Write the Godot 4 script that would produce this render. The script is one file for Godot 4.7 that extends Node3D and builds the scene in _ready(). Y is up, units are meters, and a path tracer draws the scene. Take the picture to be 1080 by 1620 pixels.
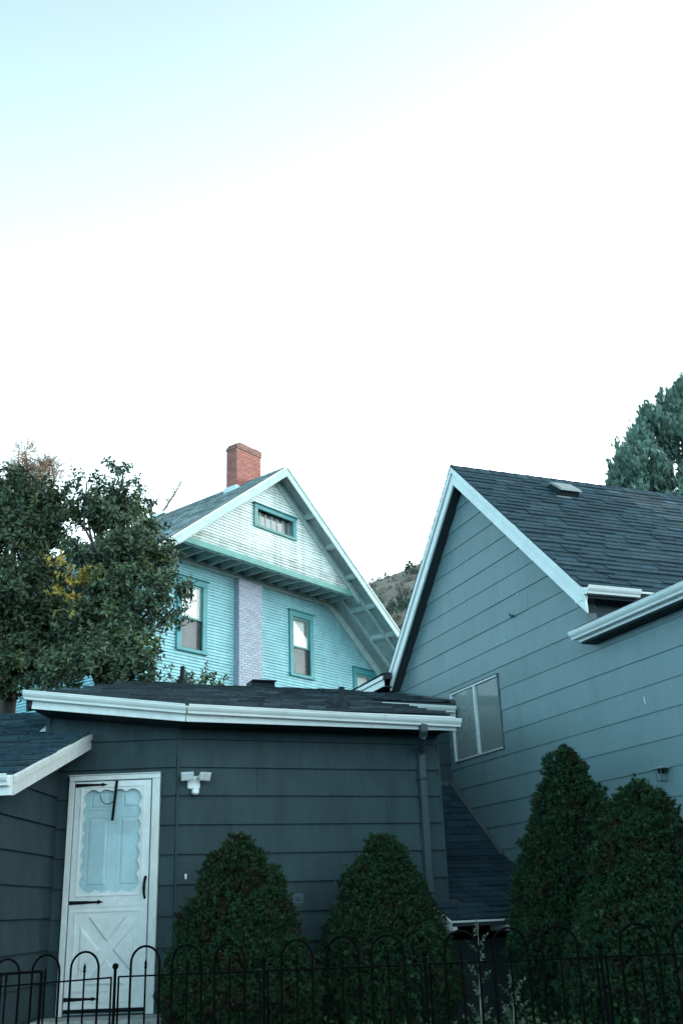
extends Node3D
# Backyard view: low grey annex with a storm door, grey gabled house, teal clapboard house, conifers, hoop fence.
# All heights inside builders are relative to eye level (EYE metres above the street).

const EYE := 1.6
const BASE := 1.1          # walls of the grey buildings start this far below eye level
var M := {}                # materials
var TX := {}               # textures
var rng := RandomNumberGenerator.new()

# ---------------------------------------------------------------- mesh builder
class MB:
	var st := SurfaceTool.new()
	var col := Color.WHITE
	var xf := Transform3D()
	func _init():
		st.begin(Mesh.PRIMITIVE_TRIANGLES)
		st.set_smooth_group(-1)
	func smooth(on: bool):
		st.set_smooth_group(0 if on else -1)
	func v(p: Vector3):
		st.set_color(col)
		st.add_vertex(xf * p)
	func tri(a: Vector3, b: Vector3, c: Vector3):
		v(a); v(b); v(c)
	# polygon face, turned so that it looks away from the point c
	func face(p: Array, c: Vector3):
		var n := Vector3.ZERO
		var m := Vector3.ZERO
		for i in p.size():
			n += (p[i] as Vector3).cross(p[(i + 1) % p.size()])
			m += p[i]
		m /= p.size()
		var flip: bool = n.dot(m - c) > 0.0
		for i in range(1, p.size() - 1):
			if flip: tri(p[0], p[i + 1], p[i])
			else: tri(p[0], p[i], p[i + 1])
	# eight corners: bottom four round, then top four round
	func hexa(q: Array):
		var c := Vector3.ZERO
		for p in q: c += p
		c /= 8.0
		face([q[0], q[1], q[2], q[3]], c)
		face([q[4], q[5], q[6], q[7]], c)
		for i in 4:
			var j := (i + 1) % 4
			face([q[i], q[j], q[j + 4], q[i + 4]], c)
	func box(a: Vector3, b: Vector3):
		hexa([a, Vector3(b.x, a.y, a.z), Vector3(b.x, a.y, b.z), Vector3(a.x, a.y, b.z), Vector3(a.x, b.y, a.z), Vector3(b.x, b.y, a.z), b, Vector3(a.x, b.y, b.z)])
	# box with chamfered edges
	func cbox(a: Vector3, b: Vector3, r: float):
		var c := (a + b) / 2.0
		var h := (b - a) / 2.0
		var P := func(sx, sy, sz, k):
			var p := Vector3(sx * h.x, sy * h.y, sz * h.z)
			if k != 0: p.x -= sx * r
			if k != 1: p.y -= sy * r
			if k != 2: p.z -= sz * r
			return c + p
		var s := [-1, 1]
		for i in s:
			face([P.call(i, -1, -1, 0), P.call(i, 1, -1, 0), P.call(i, 1, 1, 0), P.call(i, -1, 1, 0)], c)
			face([P.call(-1, i, -1, 1), P.call(1, i, -1, 1), P.call(1, i, 1, 1), P.call(-1, i, 1, 1)], c)
			face([P.call(-1, -1, i, 2), P.call(1, -1, i, 2), P.call(1, 1, i, 2), P.call(-1, 1, i, 2)], c)
			for j in s:
				face([P.call(i, j, -1, 0), P.call(i, j, 1, 0), P.call(i, j, 1, 1), P.call(i, j, -1, 1)], c)
				face([P.call(i, -1, j, 0), P.call(i, 1, j, 0), P.call(i, 1, j, 2), P.call(i, -1, j, 2)], c)
				face([P.call(-1, i, j, 1), P.call(1, i, j, 1), P.call(1, i, j, 2), P.call(-1, i, j, 2)], c)
				for k in s:
					face([P.call(i, j, k, 0), P.call(i, j, k, 1), P.call(i, j, k, 2)], c)
	# beam of a rectangular section from a to b; wide along w, tall along the rest
	func beam(a: Vector3, b: Vector3, w: float, h: float, up := Vector3.UP):
		var d := (b - a).normalized()
		var side := d.cross(up).normalized() * w / 2.0
		var u := side.cross(d).normalized() * h / 2.0
		hexa([a - side - u, a + side - u, b + side - u, b - side - u, a - side + u, a + side + u, b + side + u, b - side + u])
	# section (x = along r, y = along u) swept straight from a to b; convex or not
	func extrude(sec: Array, a: Vector3, b: Vector3, r: Vector3, u: Vector3):
		var n := sec.size()
		var pa := []
		var pb := []
		var cen := Vector2.ZERO
		for p in sec:
			cen += p / n
			pa.append(a + r * p.x + u * p.y)
			pb.append(b + r * p.x + u * p.y)
		var area := 0.0
		for i in n: area += (sec[i] as Vector2).cross(sec[(i + 1) % n])
		for i in n:
			var j := (i + 1) % n
			var e: Vector2 = sec[j] - sec[i]
			var out := Vector2(e.y, -e.x) * signf(area)
			var o3: Vector3 = r * out.x + u * out.y
			face([pa[i], pa[j], pb[j], pb[i]], (pa[i] + pb[j]) / 2.0 - o3)
		var tr := Geometry2D.triangulate_polygon(PackedVector2Array(sec))
		var d := (b - a)
		for k in range(0, tr.size(), 3):
			face([pa[tr[k]], pa[tr[k + 1]], pa[tr[k + 2]]], pa[tr[k]] + d)
			face([pb[tr[k]], pb[tr[k + 1]], pb[tr[k + 2]]], pb[tr[k]] - d)
	func tube(path: Array, rad, sides := 6, caps := true):
		smooth(true)
		var n := path.size()
		var rings := []
		var ref := Vector3(0.31, 0.2, 0.93)
		for i in n:
			var d: Vector3 = (path[mini(i + 1, n - 1)] - path[maxi(i - 1, 0)]).normalized()
			if absf(d.dot(ref)) > 0.95: ref = Vector3(0.9, 0.1, -0.3)
			var x := d.cross(ref).normalized()
			ref = x.cross(d)
			var y := d.cross(x)
			var rr: float = rad[i] if rad is Array else rad
			var ring := []
			for k in sides:
				var a := TAU * k / sides
				ring.append(path[i] + (x * cos(a) + y * sin(a)) * rr)
			rings.append(ring)
		for i in n - 1:
			var c: Vector3 = (path[i] + path[i + 1]) / 2.0
			for k in sides:
				var l := (k + 1) % sides
				face([rings[i][k], rings[i][l], rings[i + 1][l], rings[i + 1][k]], c)
		if caps:
			smooth(false)
			face(rings[0], path[1])
			face(rings[n - 1], path[n - 2])
		smooth(false)
	# profile: Vector2(radius, height) from bottom to top
	func lathe(prof: Array, sides: int, at := Vector3.ZERO, soft := true):
		smooth(soft)
		for i in prof.size() - 1:
			for k in sides:
				var a := TAU * k / sides
				var b := TAU * (k + 1) / sides
				var p0: Vector2 = prof[i]
				var p1: Vector2 = prof[i + 1]
				var q := [at + Vector3(cos(a) * p0.x, p0.y, sin(a) * p0.x), at + Vector3(cos(b) * p0.x, p0.y, sin(b) * p0.x), at + Vector3(cos(b) * p1.x, p1.y, sin(b) * p1.x), at + Vector3(cos(a) * p1.x, p1.y, sin(a) * p1.x)]
				var inner := at + Vector3(0, (p0.y + p1.y) / 2.0 - (p0.x - p1.x) * 2.0, 0)
				if absf(p0.x) < 0.0005: face([q[0], q[2], q[3]], inner)
				elif absf(p1.x) < 0.0005: face([q[0], q[1], q[2]], inner)
				else: face(q, inner)
		smooth(false)
	func done() -> ArrayMesh:
		st.generate_normals()
		return st.commit()

# ---------------------------------------------------------------- scene helpers
func part(parent: Node, called: String, mesh: Mesh, m: Material, at := Transform3D()) -> MeshInstance3D:
	var o := MeshInstance3D.new()
	o.name = called
	o.mesh = mesh
	o.material_override = m
	o.transform = at
	parent.add_child(o, true)
	return o

func boxpart(parent: Node, called: String, a: Vector3, b: Vector3, m: Material, r := 0.0) -> MeshInstance3D:
	var mb := MB.new()
	if r > 0.0: mb.cbox(a, b, r)
	else: mb.box(a, b)
	return part(parent, called, mb.done(), m)

func tag(o: Node, label: String, category: String, group := "") -> void:
	o.set_meta("label", label)
	o.set_meta("category", category)
	if group != "": o.set_meta("group", group)

func thing(called: String, at: Vector3, turn: float, label: String, category: String, group := "") -> Node3D:
	var o := Node3D.new()
	o.name = called
	o.position = at
	o.rotation.y = deg_to_rad(turn)
	add_child(o, true)
	tag(o, label, category, group)
	return o

func stuff(o: Node) -> void:
	o.set_meta("kind", "stuff")

func structure(o: Node) -> void:
	o.set_meta("kind", "structure")

func az(deg: float) -> Vector3:
	return Vector3(sin(deg_to_rad(deg)), 0, -cos(deg_to_rad(deg)))

# ---------------------------------------------------------------- textures and materials
func noise_bytes(freq: float, octaves: int, sd: int, size := 512, kind := FastNoiseLite.TYPE_SIMPLEX) -> PackedByteArray:
	var n := FastNoiseLite.new()
	n.noise_type = kind
	n.seed = sd
	n.frequency = freq
	n.fractal_octaves = octaves
	var im := n.get_seamless_image(size, size)
	im.convert(Image.FORMAT_L8)
	return im.get_data()

func grey_texture(f: Callable, size := 512) -> ImageTexture:
	var d := PackedByteArray()
	d.resize(size * size)
	for i in size * size: d[i] = clampi(int(f.call(i)), 0, 255)
	return ImageTexture.create_from_image(Image.create_from_data(size, size, false, Image.FORMAT_L8, d))

func rgb_texture(f: Callable, size := 512) -> ImageTexture:
	var d := PackedByteArray()
	d.resize(size * size * 3)
	for i in size * size:
		var c: Color = f.call(i)
		d[i * 3] = c.r8
		d[i * 3 + 1] = c.g8
		d[i * 3 + 2] = c.b8
	return ImageTexture.create_from_image(Image.create_from_data(size, size, false, Image.FORMAT_RGB8, d))

func mat(lin: Color, rough: float, tex: Texture2D = null, scale := Vector3.ONE, spec := 0.5) -> StandardMaterial3D:
	var m := StandardMaterial3D.new()
	m.albedo_color = lin.linear_to_srgb()
	m.roughness = rough
	m.metallic_specular = spec
	if tex:
		m.albedo_texture = tex
		m.uv1_triplanar = true
		m.uv1_world_triplanar = true
		m.uv1_scale = scale
	return m

func relief(m: StandardMaterial3D, tex: Texture2D, cm: float) -> StandardMaterial3D:
	m.heightmap_enabled = true
	m.heightmap_texture = tex
	m.heightmap_scale = cm
	return m

func make_materials() -> void:
	var big := noise_bytes(0.006, 4, 11)
	var mid := noise_bytes(0.02, 4, 12)
	var fine := noise_bytes(0.12, 3, 13)
	var speck := noise_bytes(0.3, 2, 14)
	TX.paint = grey_texture(func(i): return 240 + (big[i] - 128) * 0.06 + (mid[i] - 128) * 0.05 + (fine[i] - 128) * 0.05)
	TX.stain = grey_texture(func(i): return 228 + (big[i] - 128) * 0.15 + (mid[i] - 128) * 0.11 + (fine[i] - 128) * 0.08)
	TX.grit = grey_texture(func(i): return 200 + (big[i] - 128) * 0.25 + (fine[i] - 128) * 0.4 + (speck[i] - 128) * 0.5)
	TX.fine = grey_texture(func(i): return 128 + (fine[i] - 128) * 0.6 + (speck[i] - 128) * 0.5)
	# paint flaking off old wood: bare grey shows where flakes have gone
	TX.peel = rgb_texture(func(i):
		var k: float = mid[i] * 0.55 + fine[i] * 0.45
		var t := 0.94 + (big[i] - 128) * 0.0008 + (fine[i] - 128) * 0.0006
		if k > 170: return Color(0.66, 0.66, 0.64).darkened((speck[i] - 100) * 0.001)
		return Color(t, t, t))
	TX.peel_heavy = rgb_texture(func(i):
		var k: float = mid[i] * 0.55 + fine[i] * 0.45
		var t := 0.92 + (fine[i] - 128) * 0.0008
		if k > 154: return Color(0.60, 0.60, 0.58).darkened((speck[i] - 100) * 0.0015)
		return Color(t, t, t))
	TX.brick = grey_texture(func(i): return 222 + (mid[i] - 128) * 0.2 + (speck[i] - 128) * 0.25)
	# scratched, dusty plastic film behind the glass
	TX.film = grey_texture(func(i): return 95 + (mid[i] - 128) * 0.25 + maxf(0.0, speck[i] - 140) * 1.2 + maxf(0.0, fine[i] - 150) * 0.8)
	TX.soil = rgb_texture(func(i):
		var k := (mid[i] + fine[i] + speck[i] - 384) / 384.0
		return Color(0.42 + k * 0.3, 0.40 + k * 0.26, 0.34 + k * 0.2))

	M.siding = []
	M.siding_lit = []
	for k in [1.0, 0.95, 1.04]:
		M.siding.append(relief(mat(Color(0.040, 0.069, 0.078) * k, 0.6, TX.stain, Vector3(0.9, 0.22, 0.9), 0.3), TX.fine, 0.03))  # same paint as the gabled house, darkened to stand in for shade
		M.siding_lit.append(relief(mat(Color(0.172, 0.250, 0.275) * k, 0.48, TX.paint, Vector3(0.7, 0.16, 0.7), 0.45), TX.fine, 0.03))  # same paint as the annex, lightened to stand in for sky light and sheen
	M.siding_body = mat(Color(0.05, 0.065, 0.072), 0.8)
	M.soffit = mat(Color(0.040, 0.055, 0.062), 0.7, TX.stain, Vector3(0.7, 0.7, 0.7), 0.25)  # grey paint, with the shade under the eaves put into its colour
	M.white = mat(Color(0.88, 0.90, 0.89), 0.42, TX.paint, Vector3(0.6, 0.6, 0.6))
	M.white_old = relief(mat(Color(0.78, 0.80, 0.79), 0.5, TX.paint, Vector3(1.4, 0.7, 1.4)), TX.fine, 0.03)
	M.door_white = mat(Color(0.82, 0.84, 0.85), 0.35, TX.paint, Vector3(0.9, 0.9, 0.9))
	M.inner_door = mat(Color(0.44, 0.66, 0.72), 0.45, TX.paint, Vector3(0.8, 0.8, 0.8))
	M.black_iron = mat(Color(0.007, 0.008, 0.009), 0.5, TX.paint, Vector3(6, 6, 6), 0.2)
	M.alu = mat(Color(0.66, 0.70, 0.71), 0.4, TX.stain, Vector3(3, 3, 3))
	M.film = mat(Color(0.62, 0.76, 0.76), 0.6, TX.film, Vector3(1.5, 0.8, 1.5))
	M.screen = mat(Color(0.40, 0.50, 0.52), 0.7, TX.film, Vector3(4, 2.4, 4))
	M.glass = mat(Color(0.9, 0.95, 0.95, 0.06), 0.03, null, Vector3.ONE, 0.7)
	M.plexi = mat(Color(0.9, 0.95, 0.95, 0.05), 0.05, null, Vector3.ONE, 0.22)
	M.plexi.transparency = BaseMaterial3D.TRANSPARENCY_ALPHA
	M.glass.transparency = BaseMaterial3D.TRANSPARENCY_ALPHA
	M.shingle = []
	for k in [0.62, 0.85, 1.0, 1.2, 1.5]:
		M.shingle.append(relief(mat(Color(0.046, 0.095, 0.128) * k, 0.85, TX.grit, Vector3(3, 3, 3), 0.3), TX.fine, 0.12))
	M.shingle_mix = relief(mat(Color.WHITE, 0.88, TX.grit, Vector3(3, 3, 3)), TX.fine, 0.12)
	M.shingle_mix.vertex_color_use_as_albedo = true
	M.deck = mat(Color(0.03, 0.035, 0.04), 0.9)
	M.outlet = mat(Color(0.05, 0.085, 0.10), 0.6)
	M.flash = mat(Color(0.075, 0.095, 0.10), 0.6, TX.stain, Vector3(3, 3, 3))
	M.vent_black = mat(Color(0.022, 0.034, 0.042), 0.55, TX.grit, Vector3(4, 4, 4), 0.3)
	M.vent_metal = mat(Color(0.26, 0.30, 0.32), 0.45, TX.stain, Vector3(4, 4, 4))
	M.lamp_white = mat(Color(0.82, 0.83, 0.83), 0.4)
	M.lens = mat(Color(0.62, 0.64, 0.64), 0.2)
	# teal house
	M.teal_low = relief(mat(Color(0.33, 0.62, 0.68), 0.6, TX.stain, Vector3(0.5, 0.35, 0.5)), TX.fine, 0.06)
	M.teal_gable = mat(Color(0.82, 0.90, 0.89), 0.65, TX.peel, Vector3(0.22, 1.1, 0.22))
	M.teal_worn = mat(Color(0.74, 0.81, 0.79), 0.75, TX.peel_heavy, Vector3(0.22, 1.1, 0.22))
	M.teal_trim = mat(Color(0.045, 0.28, 0.31), 0.55, TX.stain, Vector3(0.8, 0.8, 0.8))
	M.teal_fascia = mat(Color(0.13, 0.36, 0.33), 0.6, TX.stain, Vector3(0.9, 0.9, 0.9))
	M.mint = mat(Color(0.50, 0.64, 0.64), 0.6, TX.stain, Vector3(0.6, 0.6, 0.6))
	M.mint_bright = mat(Color(0.74, 0.86, 0.85), 0.55, TX.paint, Vector3(0.6, 0.6, 0.6))
	M.lavender = relief(mat(Color.WHITE, 0.75, TX.brick, Vector3(2, 2, 2)), TX.fine, 0.2)
	M.lavender.vertex_color_use_as_albedo = true
	M.mortar = mat(Color(0.24, 0.23, 0.22), 0.9)
	M.mortar_painted = mat(Color(0.22, 0.25, 0.32), 0.9)
	M.curtain = mat(Color(0.72, 0.74, 0.74), 0.9)
	M.curtain.backlight_enabled = true
	M.curtain.backlight = Color(0.2, 0.2, 0.2)
	M.room = mat(Color(0.36, 0.34, 0.31), 0.9)
	M.old_sash = mat(Color(0.07, 0.06, 0.065), 0.5)
	M.concrete = relief(mat(Color(0.42, 0.44, 0.43), 0.85, TX.peel, Vector3(1.3, 1.3, 1.3)), TX.fine, 0.2)
	M.soil = relief(mat(Color(0.28, 0.25, 0.2), 0.95, TX.soil, Vector3(0.8, 0.8, 0.8)), TX.fine, 1.0)
	M.bark = relief(mat(Color(0.07, 0.055, 0.045), 0.9, TX.grit, Vector3(5, 1.5, 5)), TX.grit, 0.6)
	M.pale_bark = mat(Color(0.26, 0.17, 0.14), 0.9, TX.grit, Vector3(5, 1.5, 5))
	M.leaf = mat(Color.WHITE, 0.5, null, Vector3.ONE, 0.35)
	M.leaf.vertex_color_use_as_albedo = true
	M.leaf.backlight_enabled = true
	M.leaf.backlight = Color(0.05, 0.07, 0.035)
	M.needle = mat(Color.WHITE, 0.6, null, Vector3.ONE, 0.15)
	M.needle.vertex_color_use_as_albedo = true
	M.juniper = mat(Color.WHITE, 0.6)
	M.juniper.vertex_color_use_as_albedo = true
	M.juniper.backlight_enabled = true
	M.juniper.backlight = Color(0.20, 0.26, 0.24)
	M.insect_screen = mat(Color(0.03, 0.035, 0.04, 0.32), 0.7)
	M.insect_screen.transparency = BaseMaterial3D.TRANSPARENCY_ALPHA
	M.hill = mat(Color(0.40, 0.33, 0.28), 0.95, TX.grit, Vector3(0.06, 0.06, 0.06))
	M.fence_iron = mat(Color(0.004, 0.0045, 0.005), 0.6, TX.grit, Vector3(6, 6, 6), 0.12)

# ---------------------------------------------------------------- building blocks
# lapped board: bottom edge proud, top tucked in; ends may be cut at a slant
func lap_board(xb0: float, xb1: float, xt0: float, xt1: float, y0: float, y1l: float, y1r: float, proud := 0.02) -> ArrayMesh:
	var mb := MB.new()
	var zt := 0.004
	mb.hexa([Vector3(xb0, y0, 0), Vector3(xb1, y0, 0), Vector3(xb1, y0, proud), Vector3(xb0, y0, proud), Vector3(xt0, y1l, 0), Vector3(xt1, y1r, 0), Vector3(xt1, y1r, zt), Vector3(xt0, y1l, zt)])
	return mb.done()

# rows of siding boards on a local wall plane (x right, y up, z out) between lines left(y), right(y), with holes [x0,x1,y0,y1]
func siding(parent: Node, xf: Transform3D, anchor: float, step: float, ylo: float, yhi: float, left: Callable, right: Callable, holes: Array, proud: float, joint := 3.66, boards := []) -> void:
	var k := int(floor((ylo - anchor) / step))
	while anchor + k * step < yhi - 0.01:
		var y0 := maxf(anchor + k * step, ylo)
		var y1 := minf(anchor + (k + 1) * step, yhi)
		k += 1
		var yt := y1 + 0.004
		if y1 - y0 < 0.015: continue
		var l0: float = left.call(y0)
		var r0: float = right.call(y0)
		var l1: float = left.call(minf(yt, yhi))
		var r1: float = right.call(minf(yt, yhi))
		if r0 - l0 < 0.05: continue
		if r1 < l1:
			l1 = (l1 + r1) / 2.0
			r1 = l1 + 0.001
		var cuts := []
		var c := l0 - fposmod(k * 1.37 + 0.6, joint) + joint
		while c < r0 - 0.25:
			if c > l0 + 0.25: cuts.append([c, c])
			c += joint
		for h in holes:
			if h[2] < y1 - 0.005 and h[3] > y0 + 0.005 and h[1] > l0 and h[0] < r0:
				cuts.append([h[0], h[1]])
				if h[3] < y1 - 0.006:      # strip over the opening
					part(parent, "siding_board", lap_board(h[0], h[1], h[0], h[1], h[3] + 0.009, yt, yt, lerpf(0.004, proud, (yt - h[3]) / step)), (boards if boards else M.siding)[0], xf)
				if h[2] > y0 + 0.006:      # strip under it
					var q := MB.new()
					var zt := lerpf(proud, 0.004, (h[2] - y0) / step)
					q.hexa([Vector3(h[0], y0, 0), Vector3(h[1], y0, 0), Vector3(h[1], y0, proud), Vector3(h[0], y0, proud), Vector3(h[0], h[2], 0), Vector3(h[1], h[2], 0), Vector3(h[1], h[2], zt), Vector3(h[0], h[2], zt)])
					part(parent, "siding_board", q.done(), (boards if boards else M.siding)[0], xf)
		cuts.sort_custom(func(a, b): return a[0] < b[0])
		var segs := []
		var x := l0
		for cu in cuts:
			if cu[0] > x + 0.02: segs.append([x, cu[0] - 0.0012])
			x = maxf(x, cu[1] + 0.0012)
		if x < r0 - 0.02: segs.append([x, r0])
		for s in segs:
			var t0: float = maxf(s[0], l1) if s[0] > l0 + 0.001 else l1
			var t1: float = minf(s[1], r1) if s[1] < r0 - 0.001 else r1
			if t1 < t0: t1 = t0 + 0.001
			var dy := rng.randf_range(-0.0015, 0.0015)
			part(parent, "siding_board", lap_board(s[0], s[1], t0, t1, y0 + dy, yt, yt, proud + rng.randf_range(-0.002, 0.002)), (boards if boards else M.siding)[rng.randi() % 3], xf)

# many thin clapboards joined in one part
func clapboards(xf: Transform3D, ylo: float, yhi: float, step: float, left: Callable, right: Callable, holes: Array, proud := 0.014) -> ArrayMesh:
	var mb := MB.new()
	mb.xf = xf
	var y := ylo
	while y < yhi:
		var y1 := minf(y + step, yhi)
		var l: float = left.call(y)
		var r: float = right.call(y)
		var lt: float = left.call(y1)
		var rt: float = right.call(y1)
		if r > l + 0.02:
			var cuts := []
			for h in holes:
				if h[2] < y1 - 0.01 and h[3] > y + 0.01: cuts.append(h)
			cuts.sort_custom(func(a, b): return a[0] < b[0])
			var segs := []
			var x := l
			for cu in cuts:
				if cu[0] > x: segs.append([x, cu[0]])
				x = maxf(x, cu[1])
			if x < r: segs.append([x, r])
			for s in segs:
				var xx: float = s[0]
				while xx < s[1] - 0.001:
					var xe := minf(xx + rng.randf_range(2.4, 4.2), s[1])
					var t0 := lt if xx <= l + 0.001 else xx
					var t1 := maxf(rt if xe >= r - 0.001 else xe, t0)
					var dy := rng.randf_range(-0.004, 0.004)
					var pz := proud + rng.randf_range(-0.003, 0.004)
					mb.hexa([Vector3(xx, y + dy, 0), Vector3(xe - 0.003, y + dy, 0), Vector3(xe - 0.003, y + dy, pz), Vector3(xx, y + dy, pz), Vector3(t0, y1 + 0.003, 0), Vector3(t1, y1 + 0.003, 0), Vector3(t1, y1 + 0.003, 0.002), Vector3(t0, y1 + 0.003, 0.002)])
					xx = xe
		y += step
	return mb.done()

# one shingle tab: x across, y up the slope, z off the roof
func tab_corners(w: float, e: float, t: float) -> Array:
	return [Vector3(0, 0, t * 0.45), Vector3(w, 0, t * 0.45), Vector3(w, 0, t * 1.3), Vector3(0, 0, t * 1.3), Vector3(0, e, 0), Vector3(w, e, 0), Vector3(w, e, t * 0.25), Vector3(0, e, t * 0.25)]

# shingles over a roof patch: xf maps (x along the eave, y up the slope, z off the roof)
func shingles(parent: Node, xf: Transform3D, length: float, rise: float, expo: float, wide: float, most: int, nearest: Vector2, keep: Callable, shade_toned := false, tone := Color(0.040, 0.086, 0.118), thick := 0.012) -> void:
	var list := []
	var rows := int(ceil(rise / expo))
	for r in rows:
		var x := -rng.randf() * wide
		while x < length:
			var w := wide * rng.randf_range(0.7, 1.3)
			var x0 := maxf(x, 0.0)
			var x1 := minf(x + w, length)
			if x1 - x0 > 0.03:
				var e := minf(expo * 1.12, rise - r * expo + 0.01)
				var cx := (x0 + x1) / 2.0
				if keep.call(cx, r * expo + expo * 0.5): list.append([x0, r * expo, x1 - x0, e, Vector2(cx, r * expo).distance_to(nearest)])
			x += w
	list.sort_custom(func(a, b): return a[4] < b[4])
	var cache := {}
	for i in mini(most, list.size()):
		var s: Array = list[i]
		var key := "%d_%d" % [int(round(s[2] / 0.02)), int(round(s[3] / 0.02))]
		var th := thick * (1.0 if rng.randf() < 0.6 else 1.7)
		key += "_%d" % int(th * 10000)
		if not cache.has(key):
			var mb := MB.new()
			mb.hexa(tab_corners(maxf(0.03, round(s[2] / 0.02) * 0.02 - 0.003), round(s[3] / 0.02) * 0.02 + 0.005, th))
			cache[key] = mb.done()
		part(parent, "shingle", cache[key], M.shingle[rng.randi() % 2 if shade_toned else mini(4, int(absf(rng.randfn(0, 0.75)) * 1.3 + (2 if rng.randf() < 0.6 else 1)) % 5)], xf * Transform3D(Basis(), Vector3(s[0], s[1] + rng.randf_range(-0.003, 0.003), 0.001)))  # the lean-to draws only the two darkest tones, as painted shade
	if list.size() > most:
		var mb := MB.new()
		for i in range(most, list.size()):
			var s: Array = list[i]
			mb.xf = xf * Transform3D(Basis(), Vector3(s[0], s[1] + rng.randf_range(-0.004, 0.004), 0.001))
			mb.col = tone * pow(2.0, rng.randfn(0.0, 0.55))
			mb.hexa(tab_corners(s[2] - 0.003, s[3] + 0.005, thick * rng.randf_range(0.8, 1.9)))
		stuff(part(parent, "shingle_field", mb.done(), M.shingle_mix))

const GUTTER := [Vector2(0, 0), Vector2(0, -0.095), Vector2(0.062, -0.095), Vector2(0.068, -0.072), Vector2(0.086, -0.052), Vector2(0.098, -0.030), Vector2(0.100, -0.012), Vector2(0.106, -0.010), Vector2(0.106, 0.0), Vector2(0.094, 0.002), Vector2(0.090, -0.018), Vector2(0.010, -0.018)]

func gutter(parent: Node, a: Vector3, b: Vector3, out: Vector3, m: Material, called := "gutter") -> MeshInstance3D:
	var mb := MB.new()
	var sec := []
	for p in GUTTER: sec.append(p * Vector2(0.95, 0.84))
	mb.extrude(sec, a, b, out.normalized(), Vector3.UP)
	return part(parent, called, mb.done(), m)

# solid with a flat plan and a top and bottom given per corner
func plan_solid(plan: Array, top: Callable, bottom: Callable) -> ArrayMesh:
	var mb := MB.new()
	var c := Vector3.ZERO
	var p2 := PackedVector2Array()
	for p in plan:
		p2.append(p)
		c += Vector3(p.x, (top.call(p) + bottom.call(p)) / 2.0, p.y) / plan.size()
	var area := 0.0
	for i in plan.size(): area += (plan[i] as Vector2).cross(plan[(i + 1) % plan.size()])
	for i in plan.size():
		var p: Vector2 = plan[i]
		var q: Vector2 = plan[(i + 1) % plan.size()]
		var e := q - p
		var out := Vector3(e.y, 0, -e.x) * signf(area)
		var quad := [Vector3(p.x, bottom.call(p), p.y), Vector3(q.x, bottom.call(q), q.y), Vector3(q.x, top.call(q), q.y), Vector3(p.x, top.call(p), p.y)]
		mb.face(quad, (quad[0] + quad[2]) / 2.0 - out)
	var tr := Geometry2D.triangulate_polygon(p2)
	for k in range(0, tr.size(), 3):
		var t := []
		var b := []
		for j in 3:
			var p: Vector2 = plan[tr[k + j]]
			t.append(Vector3(p.x, top.call(p), p.y))
			b.append(Vector3(p.x, bottom.call(p), p.y))
		mb.face(t, t[0] - Vector3(0, 5, 0))
		mb.face(b, b[0] + Vector3(0, 5, 0))
	return mb.done()

# bricks round a rectangular stack, in running bond, joined in one part
func brick_stack(a: Vector3, b: Vector3, course: float, blen: float, tint: Color, spread: float, ragged := 0.0, side_tint := Color(0, 0, 0)) -> ArrayMesh:
	var mb := MB.new()
	var n := int((b.y - a.y) / course)
	for k in n:
		var y := a.y + k * course
		var off := (k % 2) * blen / 2.0
		for side in 4:
			var along := b.x - a.x if side % 2 == 0 else b.z - a.z
			var x := -off
			while x < along - 0.01:
				var x0 := maxf(x, 0.0) + 0.005
				var x1 := minf(x + blen, along) - 0.005
				x += blen
				if x1 - x0 < 0.02: continue
				if ragged > 0.0 and k >= n - 1 and rng.randf() < ragged: continue
				var p := rng.randf_range(0.006, 0.014)
				var y1 := y + course - 0.011
				var q: Array
				match side:
					0: q = [Vector3(a.x + x0, y, b.z - 0.05), Vector3(a.x + x1, y1, b.z + p)]
					1: q = [Vector3(b.x - 0.05, y, a.z + x0), Vector3(b.x + p, y1, a.z + x1)]
					2: q = [Vector3(a.x + x0, y, a.z - p), Vector3(a.x + x1, y1, a.z + 0.05)]
					_: q = [Vector3(a.x - p, y, a.z + x0), Vector3(a.x + 0.05, y1, a.z + x1)]
				mb.col = (side_tint if side == 3 and side_tint.r > 0.0 else tint) * (1.0 + rng.randf_range(-spread, spread))
				mb.box(q[0], q[1])
	return mb.done()

# ---------------------------------------------------------------- the low grey annex
const KX := -1.656
const KZ := -9.797

func y(h: float) -> float:
	return h + BASE

func roof_h(t: float) -> float:      # annex roof, t metres behind the bend of the wall
	return 1.81 + 0.258 * (t + 0.4)

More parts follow.
